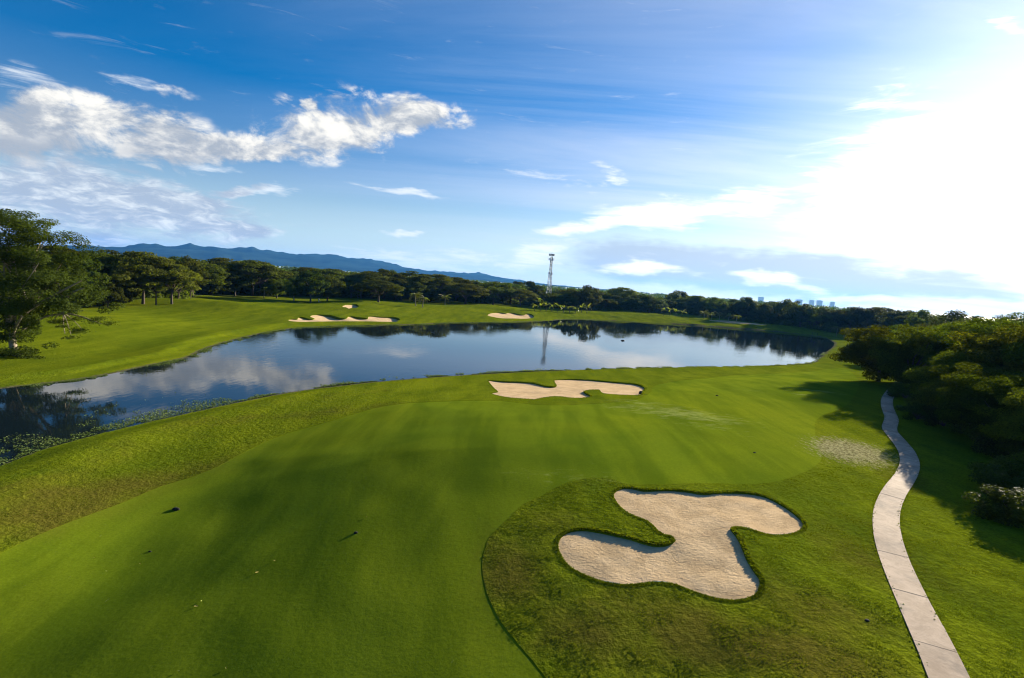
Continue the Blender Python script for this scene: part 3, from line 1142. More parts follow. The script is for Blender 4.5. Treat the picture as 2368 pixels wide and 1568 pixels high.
def tree_meshes(name, kind, H, R, nleaf, leaf, mat, seed, bark=None, trunk_r=.3, clear=.25, flat=.55, extra=None, cl=None):
    rg = np.random.default_rng(seed)
    cl = cl if cl is not None else crown_clusters(kind, H, R, rg)
    if extra:
        cl = cl + extra
    nc = len(cl)
    wt_ = np.array([c[1][0] * c[1][1] for c in cl])
    cnt = np.maximum(8, (nleaf * wt_ / wt_.sum()).astype(int))
    Cs, Ns, Ts = [], [], []
    mid = np.array([0, 0, H * .55])
    for (c, rd), k in zip(cl, cnt):
        c = np.array(c)
        p = rg.normal(size=(k, 3))
        p /= np.linalg.norm(p, axis=1)[:, None]
        q = rg.uniform(.35, 1.05, (k, 1)) ** .6
        off_ = p * q * np.array(rd)
        Cs.append(c + off_)
        out = c + off_ - mid
        out /= np.linalg.norm(out, axis=1)[:, None] + 1e-9
        Ns.append(out * .45 + p * .35 + np.array([0, 0, flat]) + rg.normal(size=(k, 3)) * .42)
        Ts.append(np.clip(rg.uniform(.15, .85) + rg.normal(size=k) * .22, 0, 1))
    Cc, Nn, Tt = np.concatenate(Cs), np.concatenate(Ns), np.concatenate(Ts)
    n = len(Cc)
    L = leaf * rg.uniform(.65, 1.4, n)
    crown = quads_to_mesh('crown', Cc, Nn, L, L * rg.uniform(.45, .75, n), mat, Tt, rg)
    # trunk, limbs towards a share of the clusters
    parts = []
    top = np.array([rg.normal() * R * .06, rg.normal() * R * .06, H * clear])
    b0 = np.array([0, 0, -.5])
    path_ = [b0, np.array([0, 0, .3]), top * .5 + np.array([rg.normal() * .1, rg.normal() * .1, 0]), top]
    parts.append(tube(path_, [trunk_r * 1.45, trunk_r * 1.1, trunk_r * .9, trunk_r * .8], 8))
    pick = rg.permutation(nc)[:min(nc, 15)]
    for i in pick:
        e = np.array(cl[i][0]) - np.array([0, 0, cl[i][1][2] * .5])
        m1 = top + (e - top) * .45 + np.array([rg.normal() * R * .06, rg.normal() * R * .06, (e[2] - top[2]) * -.02 + H * .03])
        rr = trunk_r * rg.uniform(.32, .5)
        parts.append(tube([top - np.array([0, 0, .2]), top + (m1 - top) * .5 + rg.normal(size=3) * R * .02, m1, m1 + (e - m1) * .55 + rg.normal(size=3) * R * .03, e],
                          [rr, rr * .85, rr * .62, rr * .4, rr * .16], 5))
    Vt, Ft = join(parts)
    trunk = mesh('trunk', Vt, Ft, bark or BARK, True)
    return {'trunk': trunk, 'crown': crown, 'H': H, 'R': R, 'name': name}


PROTO = {}
for i in range(3):
    PROTO['umbrella%d' % i] = tree_meshes('umbrella_tree', 'umbrella', 16, 9.5, 9500, .62, [LEAF_FEATHER, LEAF, LEAF_FEATHER][i], 20 + i, trunk_r=.42, clear=.30)
    PROTO['round%d' % i] = tree_meshes('broadleaf_tree', 'round', 15, 7.0, 9500, .60, [LEAF, LEAF_DARK, LEAF][i], 30 + i, trunk_r=.36, clear=.22)
    PROTO['dense%d' % i] = tree_meshes('broadleaf_tree', 'full', 12, 6.4, 9500, .60, LEAF_DARK, 40 + i, trunk_r=.34, clear=.16)
for i in range(2):
    PROTO['tall%d' % i] = tree_meshes('broadleaf_tree', 'tall', 17, 5.8, 9000, .60, [LEAF, LEAF_DARK][i], 50 + i, trunk_r=.36, clear=.2)
    PROTO['bush%d' % i] = tree_meshes('shrub', 'bush', 4, 3.4, 6000, .25, [LEAF, LEAF_DARK][i], 60 + i, trunk_r=.12, clear=.12)
PROTO['pale0'] = tree_meshes('broadleaf_tree', 'round', 15, 6.6, 5500, .6, LEAF, 71, bark=BARK_PALE, trunk_r=.4, clear=.28)
for i in range(3):
    PROTO['near%d' % i] = tree_meshes('broadleaf_tree', 'full', 15, 9.5, 38000, .40, LEAF_NEAR, 80 + i, trunk_r=.4, clear=.2)


def place(kind, x, y, Ht, label, group, cat='tree', widen=1.0, rz=None, z=None):
    p = PROTO[kind]
    if z is None:
        z = float(height(np.array([x]), np.array([y]))[0]) - .1
    s = Ht / p['H']
    e_ = empty(p['name'], (x, y, z), random.uniform(0, 6.28) if rz is None else rz, (s * widen, s * widen, s))
    tag(e_, label, cat, group)
    obj('trunk', p['trunk'], e_)
    obj('crown', p['crown'], e_)
    return e_


def tree_px(kind, px, yb, yt, label, group, width=None, cat='tree'):
    """tree with its foot at (px, yb) and its top at height yt in the photograph"""
    b = at1(px, yb)
    D = math.hypot(b[0], b[1])
    d = ray(px, yt)
    zt = CAMZ + d[2] / math.hypot(d[0], d[1]) * D
    Ht = max(2.0, zt - b[2])
    wd = 1.0
    if width:
        Rm = width / FPX * b[1] / 2
        wd = Rm / (PROTO[kind]['R'] * Ht / PROTO[kind]['H'])
    return place(kind, b[0], b[1], Ht, label, group, cat, wd)


# --- the big tree on the left bank, with pale forking limbs and a low hanging bough
b = at1(38, 822)
DL = math.hypot(b[0], b[1])
scl = DL / FPX / math.cos(math.atan2(b[0], b[1])) * 1.0


def left_off(px, py):
    """offset from the tree's foot of a point seen at (px, py), at the tree's own distance"""
    d = ray(px, py)
    t = b[1] / d[1]
    return np.array([d[0] * t - b[0], 0, CAMZ + d[2] * t - b[2]])


cl = []
rgl = np.random.default_rng(5)
LC = [(40, 512, 60, 22), (95, 522, 48, 20), (10, 500, 50, 20), (60, 498, 40, 12), (20, 545, 60, 20), (80, 550, 50, 20), (125, 545, 36, 16), (0, 580, 60, 24), (150, 590, 36, 20), (60, 620, 60, 24), (140, 565, 36, 22), (160, 600, 28, 20), (110, 600, 50, 20), (60, 585, 36, 12), (170, 640, 36, 22), (120, 640, 46, 22), (70, 650, 50, 24),
      (195, 670, 34, 20), (150, 690, 44, 22), (205, 710, 30, 14), (90, 700, 46, 20), (30, 690, 46, 24), (0, 640, 60, 30), (-30, 560, 60, 36), (-60, 640, 70, 40), (-40, 700, 50, 26),
      (-80, 540, 60, 34), (-100, 600, 50, 40), (30, 740, 30, 12), (60, 765, 26, 12), (10, 780, 22, 14), (70, 800, 24, 12), (30, 815, 36, 14), (-10, 815, 30, 14), (60, 835, 34, 10),
      (130, 660, 60, 40), (180, 690, 40, 26), (90, 640, 60, 34), (40, 680, 60, 34), (210, 690, 26, 18), (120, 710, 40, 16), (20, 720, 60, 22), (60, 740, 34, 16), (0, 770, 44, 22), (80, 720, 36, 16), (-30, 830, 40, 18), (30, 850, 30, 12)]
for px, py, rx, rz_ in LC:
    for _ in range(5):
        q = left_off(px + rgl.normal() * rx * .45, py + rgl.normal() * rz_ * .5)
        u = rx / FPX * b[1]
        vv = rz_ / FPX * b[1]
        yj = rgl.uniform(-1, 1) * (7.0 if py < 740 else 3.0)
        cl.append(((q[0], q[1] + yj, q[2]), (u * .55, max(u * .55, 1.6), vv * .75)))
PROTO['left'] = tree_meshes('spreading_tree', None, 22, 13, 100000, .30, LEAF_DARK, 91, bark=BARK_PALE, trunk_r=.62, clear=.16, cl=cl)
LT = empty('spreading_tree', (b[0], b[1], b[2] - .1))
tag(LT, 'huge spreading tree with pale limbs at the left edge of the frame', 'tree')
obj('trunk', PROTO['left']['trunk'], LT)
obj('crown', PROTO['left']['crown'], LT)
# hanging bough
bl = [(rgl.normal() * 14 + 190, 0) for _ in range(1)]
cl2 = []
for px, py, rx, rz_ in [(160, 740, 22, 8), (185, 735, 22, 9), (215, 742, 22, 10), (236, 748, 12, 7), (150, 752, 14, 6), (190, 760, 24, 8), (160, 768, 18, 6), (172, 778, 10, 4), (130, 742, 16, 6), (230, 735, 14, 6)]:
    q = left_off(px, py)
    u, vv = rx / FPX * b[1], rz_ / FPX * b[1]
    cl2.append(((q[0], q[1] + rgl.uniform(-2, 2), q[2]), (u * .75, 1.2, vv * .6)))
rgx = np.random.default_rng(6)
Cs, Ns, Ts = [], [], []
for c, rd in cl2:
    k = 260
    p = rgx.normal(size=(k, 3)) * .55
    Cs.append(np.array(c) + p * np.array(rd))
    Ns.append(np.array([0, 0, .6]) + rgx.normal(size=(k, 3)) * .5)
    Ts.append(np.clip(.5 + rgx.normal(size=k) * .25, 0, 1))
Cc = np.concatenate(Cs)
n = len(Cc)
L_ = .32 * rgx.uniform(.7, 1.3, n)
obj('bough_leaves', quads_to_mesh('bough_leaves', Cc, np.concatenate(Ns), L_, L_ * .5, LEAF_FEATHER, np.concatenate(Ts), rgx), LT)
bp = [left_off(70, 690), left_off(120, 650), left_off(134, 655), left_off(143, 685), left_off(147, 715), left_off(146, 745), left_off(150, 770)]
parts = [tube(bp, [.22, .2, .18, .16, .13, .1, .05], 6)]
for tgt in [(190, 735), (215, 742), (236, 748), (165, 775), (190, 760), (120, 742)]:
    parts.append(tube([left_off(146, 722), (left_off(146, 722) + left_off(*tgt)) / 2 + np.array([0, 0, .3]), left_off(*tgt)], [.13, .09, .03], 4))
for a_, c_ in [((60, 700), (22, 620)), ((22, 620), (12, 560)), ((22, 620), (80, 590)), ((60, 690), (60, 610)), ((80, 660), (125, 560)), ((60, 720), (210, 648)), ((150, 690), (215, 665)), ((40, 720), (30, 650))]:
    A, B = left_off(*a_), left_off(*c_)
    m_ = (A + B) / 2 + np.array([rgx.normal() * .4, rgx.uniform(-3.5, -1.0), .3])
    parts.append(tube([A, m_, B + np.array([0, -2.0, 0])], [.26, .2, .08], 6))
Vb, Fb = join(parts)
obj('bough', mesh('bough', Vb, Fb, BARK_PALE, True), LT)

# --- trees that stand singly or in the front row of the far wood
G_FRONT = 'trees along the front of the far wood'
FRONT = [
    ('dense0', 283, 704, 622, 'dark dense tree at the left end of the grove on the far left bank', 70),
    ('umbrella0', 331, 703, 582, 'tallest flat-topped tree in the middle of the grove on the far left bank', 150),
    ('umbrella1', 361, 705, 612, 'smaller tree leaning beside the tallest flat-topped tree of the left grove', 80),
    ('umbrella2', 397, 703, 610, 'flat-topped tree at the right end of the grove on the far left bank', 110),
    ('dense1', 250, 712, 640, 'dark tree standing directly right of the huge left tree', 70),
    ('round0', 225, 700, 598, 'tall green tree rising behind the right side of the huge left tree', 80),
    ('round1', 205, 690, 574, 'dark domed treetop against the blue ridge next to the huge left tree', 60),
    ('dense2', 508, 676, 641, 'round dark low tree in the gap right of the left grove, left of two', 46),
    ('dense0', 544, 677, 645, 'round dark low tree in the gap right of the left grove, right of two', 40),
    ('round2', 440, 690, 588, 'dark dome crown standing out just right of the left grove', 60),
    ('round0', 640, 690, 640, 'leafy tree behind the arching palm on the far bank', 60),
    ('pale0', 680, 697, 634, 'tree on a thin pale trunk above the wide far bunker', 46),
    ('round1', 718, 700, 626, 'dark leafy tree on a leaning trunk above the wide far bunker', 76),
    ('round0', 757, 696, 628, 'tree on a thick dark trunk just left of the smallest bunker', 70),
    ('umbrella1', 835, 690, 640, 'spreading tree behind the smallest bunker', 90),
    ('umbrella0', 875, 699, 648, 'flat-topped tree on a stout trunk right of the smallest bunker', 104),
    ('round2', 914, 696, 655, 'slim tree close beside the flat-topped tree right of the smallest bunker', 40),
    ('umbrella2', 1076, 703, 655, 'flat-topped tree right of the three palms on the far fairway', 100),
    ('umbrella1', 1140, 705, 652, 'flat-topped tree left of the far right bunker', 90),
    ('umbrella0', 1203, 708, 668, 'low flat-topped tree right above the far right bunker', 68),
    ('round1', 1226, 700, 648, 'big dark dome tree left of the lattice tower', 60),
    ('round0', 1285, 712, 675, 'round green tree behind the banana clump', 36),
    ('tall0', 1318, 716, 668, 'upright tree at the right end of the banana clump', 30),
    ('round2', 1362, 718, 657, 'big grey green tree right of the lattice tower', 66),
    ('dense1', 1417, 720, 678, 'dark round tree right of the big grey green tree', 46),
    ('dense2', 1460, 724, 686, 'low dark tree behind the small grass mounds', 44),
    ('round1', 1500, 728, 682, 'broad dark tree on the far shore above the mounds', 70),
    ('dense0', 1542, 727, 692, 'low dark tree left of the bright leaved plants on the far shore', 36),
    ('round0', 1566, 722, 667, 'tallest dark dome above the bright leaved plants on the far shore', 56),
    ('dense1', 1612, 732, 690, 'dark tree right of the bright leaved plants on the far shore', 50),
    ('round2', 1655, 738, 685, 'domed tree behind the left end of the bare tan strip', 50),
    ('dense2', 1705, 744, 694, 'low dark tree behind the bare tan strip', 54),
    ('round1', 1722, 745, 684, 'dark domed tree behind the right end of the bare tan strip', 54),
    ('dense0', 1765, 751, 698, 'low dark tree below the leftmost distant hotel', 54),
    ('round0', 1812, 756, 685, 'dome topped tree between the two groups of distant hotels', 50),
    ('dense1', 1850, 761, 700, 'dark tree below the middle of the distant hotels', 60),
    ('round2', 1888, 766, 706, 'dark tree below the right end of the distant hotels', 60),
    ('dense2', 1925, 771, 712, 'dark tree behind the palms at the right end of the lake', 60),
    ('round1', 1965, 774, 706, 'dark tree right of the distant hotels above the palms', 70),
    ('round0', 2020, 778, 704, 'domed tree behind the palms right of the lake', 76),
    ('dense0', 2075, 786, 714, 'dark tree behind the big tree on the right shore', 80),
    ('round2', 2130, 796, 712, 'domed tree in the right wood against the white sky', 80),
    ('round1', 2190, 806, 724, 'lower tree in the right wood where the sea shows above', 84),
    ('round0', 2260, 820, 738, 'lowest crown of the right wood, under the strip of sea', 90),
]
for k, px, yb, yt, lab, wd in FRONT:
    tree_px(k, px, yb - (4.5 if 1400 < px < 2030 else 0), yt, lab, G_FRONT, wd)

# --- rows of trees inside the wood, each its own object
ea = np.arctan2(EDGE[:, 0], EDGE[:, 1])
er = np.hypot(EDGE[:, 0], EDGE[:, 1])
oo = np.argsort(ea)
ea, er = ea[oo], er[oo]
ZONES = [(-99, 260, 'behind the huge left tree'), (260, 430, 'behind the left grove'), (430, 560, 'right of the left grove'), (560, 660, 'behind the arching palm'),
         (660, 790, 'above the wide bunker'), (790, 930, 'behind the smallest bunker'), (930, 1060, 'behind the palm trio'), (1060, 1180, 'left of the tower'),
         (1180, 1300, 'around the lattice tower'), (1300, 1420, 'behind the grey green tree'), (1420, 1530, 'above the far mounds'),
         (1530, 1640, 'behind the bright leaved plants'), (1640, 1760, 'behind the tan strip'), (1760, 1940, 'below the distant hotels'), (1940, 2060, 'above the lakeside palms'),
         (2060, 2600, 'under the white sky')]
KN = {'umbrella': 'flat-topped', 'round': 'domed', 'dense': 'dense dark', 'tall': 'upright'}


def px_of(x, y, z):
    d = np.array([x, y, z - CAMZ])
    zc = d @ F_
    return CXP + FPX * (d @ RC) / zc, CYP - FPX * (d @ UC) / zc


placed = []
cand = []
rgf = np.random.default_rng(11)
tries = 0
for row, (dlo, dhi, spacing, nmax) in enumerate([(4, 22, 8.0, 85), (22, 55, 10.5, 85), (55, 105, 14.0, 80)]):
    got = 0
    tries = 0
    while got < nmax and tries < 5000:
        tries += 1
        a = rgf.uniform(-D2R(47), D2R(46))
        R0 = np.interp(a, ea, er) + rgf.uniform(dlo, dhi)
        x, y = math.sin(a) * R0, math.cos(a) * R0
        if any((x - q[0]) ** 2 + (y - q[1]) ** 2 < spacing ** 2 for q in placed):
            continue
        px, _ = px_of(x, y, 10)
        left = px < 1180
        kk = rgf.choice(['umbrella', 'round', 'dense', 'tall'], p=[.45, .3, .17, .08] if left else [.12, .45, .33, .10])
        Ht = {'umbrella': 15.0, 'round': 14.6, 'dense': 12.5, 'tall': 15.5}[kk] * rgf.choice([rgf.uniform(.75, 1.0), rgf.uniform(.95, 1.28)])
        if row == 0 and not left:
            Ht *= .78
        placed.append((x, y))
        cand.append((row, px, x, y, kk, Ht))
        got += 1
ROWN = ['just inside the wood', 'deeper in the wood', 'farthest in the wood']
seen = {}
cand.sort(key=lambda c: (c[0], c[1]))
for row, px, x, y, kk, Ht in cand:
    zn = next((t for lo_, hi_, t in ZONES if lo_ <= px < hi_), ZONES[0][2] if px < 0 else ZONES[-1][2])
    key = (row, kk, zn)
    seen.setdefault(key, []).append((px, x, y, kk, Ht))
ORD = ['leftmost', 'second from left', 'third from left', 'fourth from left', 'fifth from left', 'sixth from left', 'seventh from left', 'eighth from left', 'ninth from left', 'tenth from left', 'eleventh from left', 'twelfth from left']
for (row, kk, zn), lst in seen.items():
    for i, (px, x, y, k_, Ht) in enumerate(lst):
        lab = '%s tree %s %s' % (KN[kk], ROWN[row], zn)
        if len(lst) > 1:
            lab += ', ' + ORD[min(i, 11)]
        place('%s%d' % (kk, random.randrange(2 if kk == 'tall' else 3)), x, y, Ht, lab, 'trees of the far wood', widen=random.uniform(1.1, 1.45))

# --- the far-off wood that reads as one mass
FV, FT, nfo = [], [], 0
rgw = np.random.default_rng(3)
Cs, Ns, Ls, Ts = [], [], [], []
N_FAR = 3000
aa = rgw.uniform(-D2R(56), D2R(54), N_FAR)
base_r = np.interp(aa, ea, er) + 60
rr = base_r * np.exp(rgw.uniform(0, 1, N_FAR) ** 1.25 * np.log(3600 / base_r))
sea_cut = (aa > D2R(33)) & (rr > 1450)
for a, r0, cut in zip(aa, rr, sea_cut):
    if cut:
        continue
    x, y = math.sin(a) * r0, math.cos(a) * r0
    Rm = rgw.uniform(5.5, 9.5) * (1 + min(r0, 3500) / 3000)
    Hm = rgw.uniform(9, 14.5)
    k = 95 if r0 < 1000 else 55
    p = rgw.normal(size=(k, 3))
    p /= np.linalg.norm(p, axis=1)[:, None]
    p[:, 2] = np.abs(p[:, 2])
    lump = 1 + .22 * np.sin(p[:, 0] * 5 + a * 90) * np.cos(p[:, 1] * 6 + r0)
    Cs.append(np.array([x, y, 1.5]) + p * lump[:, None] * np.array([Rm, Rm, Hm]))
    Ns.append(p + rgw.normal(size=(k, 3)) * .45)
    Ls.append(rgw.uniform(1.7, 3.0, k) * (1 + min(r0, 3500) / 2600))
    Ts.append(np.clip(rgw.uniform(.1, .7) + rgw.normal(size=k) * .2, 0, 1))
Cc, Nn, Ll, Tt = map(np.concatenate, (Cs, Ns, Ls, Ts))
o = obj('forest', quads_to_mesh('forest', Cc, Nn, Ll, Ll * .8, LEAF_DARK, Tt, rgw))
tag(o, 'far-off dark green wood stretching to the horizon', 'forest', kind='stuff')

# --- low growth filling the wood under the crowns
rgu = np.random.default_rng(8)
Cs, Ns, Ls, Ts = [], [], [], []
for _ in range(1500):
    a = rgu.uniform(-D2R(50), D2R(50))
    deg = math.degrees(a)
    lo_ = 5.0
    if -32 < deg < -6:
        lo_ = 22.0
    r0 = np.interp(a, ea, er) + lo_ + rgu.exponential(22)
    x, y = math.sin(a) * r0, math.cos(a) * r0
    if lo_ > 10 and NA(np.array(x / 16), np.array(y / 16)) > .12:
        continue
    k = 70
    p = rgu.normal(size=(k, 3))
    p /= np.linalg.norm(p, axis=1)[:, None]
    p[:, 2] = np.abs(p[:, 2])
    Rm, Hm = rgu.uniform(2.0, 4.2), rgu.uniform(2.0, 5.0)
    zb = float(height(np.array([x]), np.array([y]))[0])
    Cs.append(np.array([x, y, zb - .2]) + p * np.array([Rm, Rm, Hm]) * rgu.uniform(.7, 1.05, (k, 1)))
    Ns.append(p + rgu.normal(size=(k, 3)) * .5)
    Ls.append(rgu.uniform(.8, 1.5, k))
    Ts.append(np.clip(rgu.uniform(.1, .8) + rgu.normal(size=k) * .2, 0, 1))
Cc, Nn, Ll, Tt = map(np.concatenate, (Cs, Ns, Ls, Ts))
o = obj('undergrowth', quads_to_mesh('undergrowth', Cc, Nn, Ll, Ll * .7, LEAF, Tt, rgu))
tag(o, 'low green undergrowth between the trunks of the far wood', 'undergrowth', kind='stuff')

# --- trees of the right shore, close to the camera
NEAR = [
    ('near0', 2030, 882, 745, 'big leafy tree on the right shore whose shadow reaches the fairway', 190),
    ('near1', 2145, 886, 740, 'leafy tree right of the big shore tree, behind the cart path', 200),
    ('near2', 2105, 900, 742, 'leafy tree at the hidden end of the cart path', 170),
    ('near2', 2240, 903, 742, 'tall leafy tree in the middle of the right wood', 210),
    ('near0', 2150, 850, 745, 'leafy tree at the back of the right wood', 150),
    ('near1', 2085, 838, 748, 'pale green tree behind the big shore tree', 130),
    ('near2', 2245, 862, 735, 'leafy tree behind the tall one in the middle of the right wood', 170),
    ('near0', 2350, 862, 716, 'highest tree of the right wood, at the right edge of the frame', 180),
    ('near2', 2300, 935, 800, 'small leafy tree in the shade below the tall middle tree', 150),
]
for k, px, yb, yt, lab, wd in NEAR:
    tree_px(k, px, yb, yt, lab, 'trees of the right wood', wd)
# trees at the very edge of the frame and just beyond it: their shade falls across the lower right
for k, x, y, Ht, lab in [('near1', 101, 113, 15.5, 'leafy tree in the second row right of the tall middle tree'),
                         ('near0', 94, 101, 15.5, 'leafy tree at the right edge in front of the highest tree'),
                         ('near2', 84, 88, 15.5, 'leafy tree cut by the right frame edge, beside the shaded grass'),
                         ('near1', 77, 78, 15.5, 'leafy tree just beyond the right edge, nearest to the camera'),
                         ('near0', 78, 70, 15.0, 'leafy tree beyond the right edge in the second row'),
                         ('near2', 57.5, 60, 9.0, 'lowest small tree of the right wood, at the right frame edge'),
                         ('near0', 62, 68, 9.5, 'small tree at the shaded edge, second from the bottom of the right wood'),
                         ('near1', 68, 78, 10.0, 'small tree at the shaded edge right of where the cart path comes out'),
                         ('near1', 56, 53, 8.5, 'small tree cut by the right frame edge below the others')]:
    place(k, x, y, Ht, lab, 'trees of the right wood')
SHR = [(2120, 970, 2.8), (2180, 985, 3.2), (2245, 1010, 3.6), (2300, 1035, 3.8), (2345, 1060, 4.0), (2265, 975, 4.5), (2325, 985, 5.0), (2150, 950, 3.5), (2210, 955, 4.2), (2375, 1120, 3.2), (2092, 922, 3.0)]
SL = ['low shrub at the edge of the shade where the cart path comes out', 'shrub right of where the cart path comes out of the shade', 'shrub in the middle of the shaded edge of the right wood',
      'shrub at the shaded edge, lower right of the middle', 'shrub at the right frame edge in the shade', 'tall shrub behind the shaded edge, under the leafy trees', 'tallest shrub under the trees at the right frame edge',
      'shrub under the big shore tree, behind the cart path', 'shrub between the big shore tree and the right frame edge', 'lowest shrub of the right wood, at the frame edge', 'small shrub at the foot of the big shore tree']
for x, y, hh, lab in [(45.5, 44.5, 3.4, 'upper of two shrubs in the lower shade at the right frame edge'), (39.5, 38, 2.8, 'lower of two shrubs in the lower shade at the right frame edge')]:
    place('bush%d' % random.randrange(2), x, y, hh, lab, 'shrubs under the right wood', 'shrub', 1.3)
for (px, py, hh), lab in zip(SHR, SL):
    q = at1(px, py)
    place('bush%d' % random.randrange(2), q[0], q[1], hh, lab, 'shrubs under the right wood', 'shrub')


# --- palms and bananas
def frond_mesh(L, droop, nleaf, wleaf, seed):
    rg = np.random.default_rng(seed)
    t = np.linspace(0, 1, 7)
    P = np.stack([L * t * (1 - .12 * t * t), 0 * t, L * (.42 * t - droop * t * t)], 1)
    V, Fc = tube(P, .05 * (1 - t * .85), 4)
    V = list(V)
    tint = [.4] * len(Fc)
    for i in range(nleaf):
        s = .12 + .86 * i / (nleaf - 1)
        p = np.array([np.interp(s, t, P[:, k]) for k in range(3)])
        ll = wleaf * math.sin(math.pi * (.12 + .8 * s)) ** .7
        for sd_ in (-1, 1):
            e1 = p + np.array([ll * .45, sd_ * ll * .85, -ll * .35 + rg.normal() * .05])
            mid_ = (p + e1) / 2 + np.array([.10, 0, .06])
            mid2 = (p + e1) / 2 - np.array([.10, 0, -.02])
            b0 = len(V)
            V += [p, mid2, e1, mid_]
            Fc.append((b0, b0 + 1, b0 + 2, b0 + 3))
            tint.append(float(np.clip(rg.uniform(.2, .9), 0, 1)))
    return mesh('frond', np.array(V), Fc, LEAF_PALM, False, {'tint': ('FACE', tint)})


FR = [frond_mesh(4.6, .60, 15, 1.35, 1), frond_mesh(4.1, .95, 14, 1.25, 2)]


def banana_leaf(L, Wd, droop, seed):
    rg = np.random.default_rng(seed)
    n = 9
    V, Fc, tint = [], [], []
    for i in range(n):
        t = i / (n - 1)
        x, z = L * t * (1 - .2 * t), L * (.75 * t - droop * t * t)
        ww = Wd * (math.sin(math.pi * min(1, .06 + t * .94)) ** .55) * (.9 + .1 * rg.random())
        V += [(x, -ww / 2, z + .10 * ww + rg.normal() * .03), (x, 0, z), (x, ww / 2, z + .10 * ww + rg.normal() * .03)]
        if i:
            o_ = 3 * i
            Fc += [(o_ - 3, o_ - 2, o_ + 1, o_), (o_ - 2, o_ - 1, o_ + 2, o_ + 1)]
            tint += [float(rg.uniform(.2, .9))] * 2
    return mesh('leaf', np.array(V), Fc, LEAF_BRIGHT, True, {'tint': ('FACE', tint)})


BLF = [banana_leaf(2.6, .75, .75, 3), banana_leaf(2.3, .7, 1.05, 4), banana_leaf(2.8, .7, .45, 5)]


def palm(x, y, Ht, label, group, seed):
    rg = np.random.default_rng(seed)
    z = float(height(np.array([x]), np.array([y]))[0])
    e_ = empty('palm_tree', (x, y, z - .05), rg.uniform(0, 6.28))
    tag(e_, label, 'palm', group)
    lx, ly = rg.normal() * .35, rg.normal() * .35
    tr = max(.8, Ht - 2.4)
    P = [(0, 0, -.3), (0, 0, .2), (lx * .3, ly * .3, tr * .4), (lx * .7, ly * .7, tr * .75), (lx, ly, tr)]
    V, Fc = tube(P, [.30, .24, .18, .16, .14], 8)
    obj('trunk', mesh('trunk', V, Fc, BARK_PALE, True), e_)
    k = 15
    for i in range(k):
        f_ = obj('frond', FR[i % 2], e_, (lx, ly, tr - .05))
        f_.rotation_euler = (rg.normal() * .12, rg.uniform(-.75, .35), i * 6.283 / k * 1.9 + rg.normal() * .2)
        s = rg.uniform(.8, 1.15)
        f_.scale = (s, s, s)


def banana(x, y, Ht, label, group, seed):
    rg = np.random.default_rng(seed)
    z = float(height(np.array([x]), np.array([y]))[0])
    e_ = empty('banana_plant', (x, y, z - .05), rg.uniform(0, 6.28))
    tag(e_, label, 'banana plant', group)
    st = max(.6, Ht * .5)
    V, Fc = tube([(0, 0, -.2), (0, 0, st * .5), (rg.normal() * .1, rg.normal() * .1, st)], [.22, .17, .10], 7)
    obj('stem', mesh('stem', V, Fc, LEAF_BRIGHT if False else BARK, True), e_)
    k = 9
    s0 = Ht / 4.0
    for i in range(k):
        f_ = obj('leaf', BLF[i % 3], e_, (0, 0, st - .1))
        f_.rotation_euler = (rg.normal() * .15, rg.uniform(-.55, .25), i * 2.4 + rg.normal() * .3)
        s = s0 * rg.uniform(.8, 1.2)
        f_.scale = (s, s, s)


for i, (px, yb, hh, lab) in enumerate([
        (610, 690, 6.5, 'arching palm among the trees left of the wide far bunker'),
        (961, 708, 8.5, 'left palm of the trio on the far fairway'), (977, 711, 7.5, 'front palm of the trio on the far fairway, lit yellow'),
        (1029, 705, 7.0, 'right palm of the trio on the far fairway'),
        (1934, 777, 7.5, 'leftmost palm at the right end of the lake'), (1951, 779, 6.5, 'second palm from the left at the right end of the lake'),
        (1973, 783, 6.0, 'bright palm in the middle of the row at the right end of the lake'), (1992, 785, 5.5, 'palm beside the shaded edge at the right end of the lake'),
        (2012, 782, 7.0, 'rightmost palm by the lake, against the big shore tree'),
        (1628, 737, 7.0, 'palm at the left of the dark hedge on the far right shore'), (1645, 739, 6.0, 'second palm along the dark hedge on the far right shore'),
        (1663, 741, 6.8, 'third palm along the dark hedge on the far right shore'), (1684, 743, 6.2, 'fourth palm along the dark hedge on the far right shore'),
        (1702, 745, 6.5, 'rightmost palm along the dark hedge on the far right shore')]):
    q = at1(px, yb)
    palm(q[0], q[1], hh, lab, 'palms around the lake', 100 + i)
BANX = [1236, 1249, 1263, 1276, 1290, 1303, 1317, 1330, 1344, 1357]
BNAME = ['first banana plant from the left in the sunlit clump below the tower', 'second banana plant from the left in the sunlit clump below the tower', 'third banana plant from the left in the sunlit clump below the tower',
         'fourth banana plant from the left in the sunlit clump below the tower', 'fifth banana plant from the left in the sunlit clump below the tower', 'fifth banana plant from the right in the sunlit clump below the tower',
         'fourth banana plant from the right in the sunlit clump below the tower', 'third banana plant from the right in the sunlit clump below the tower', 'second banana plant from the right in the sunlit clump below the tower',
         'rightmost banana plant in the sunlit clump below the tower']
for i, px in enumerate(BANX):
    q = at1(px, 719 + (px - 1236) * .04 + random.uniform(-1.2, 1.2))
    banana(q[0], q[1], random.uniform(5.2, 7.6), BNAME[i], 'banana plants below the tower', 200 + i)
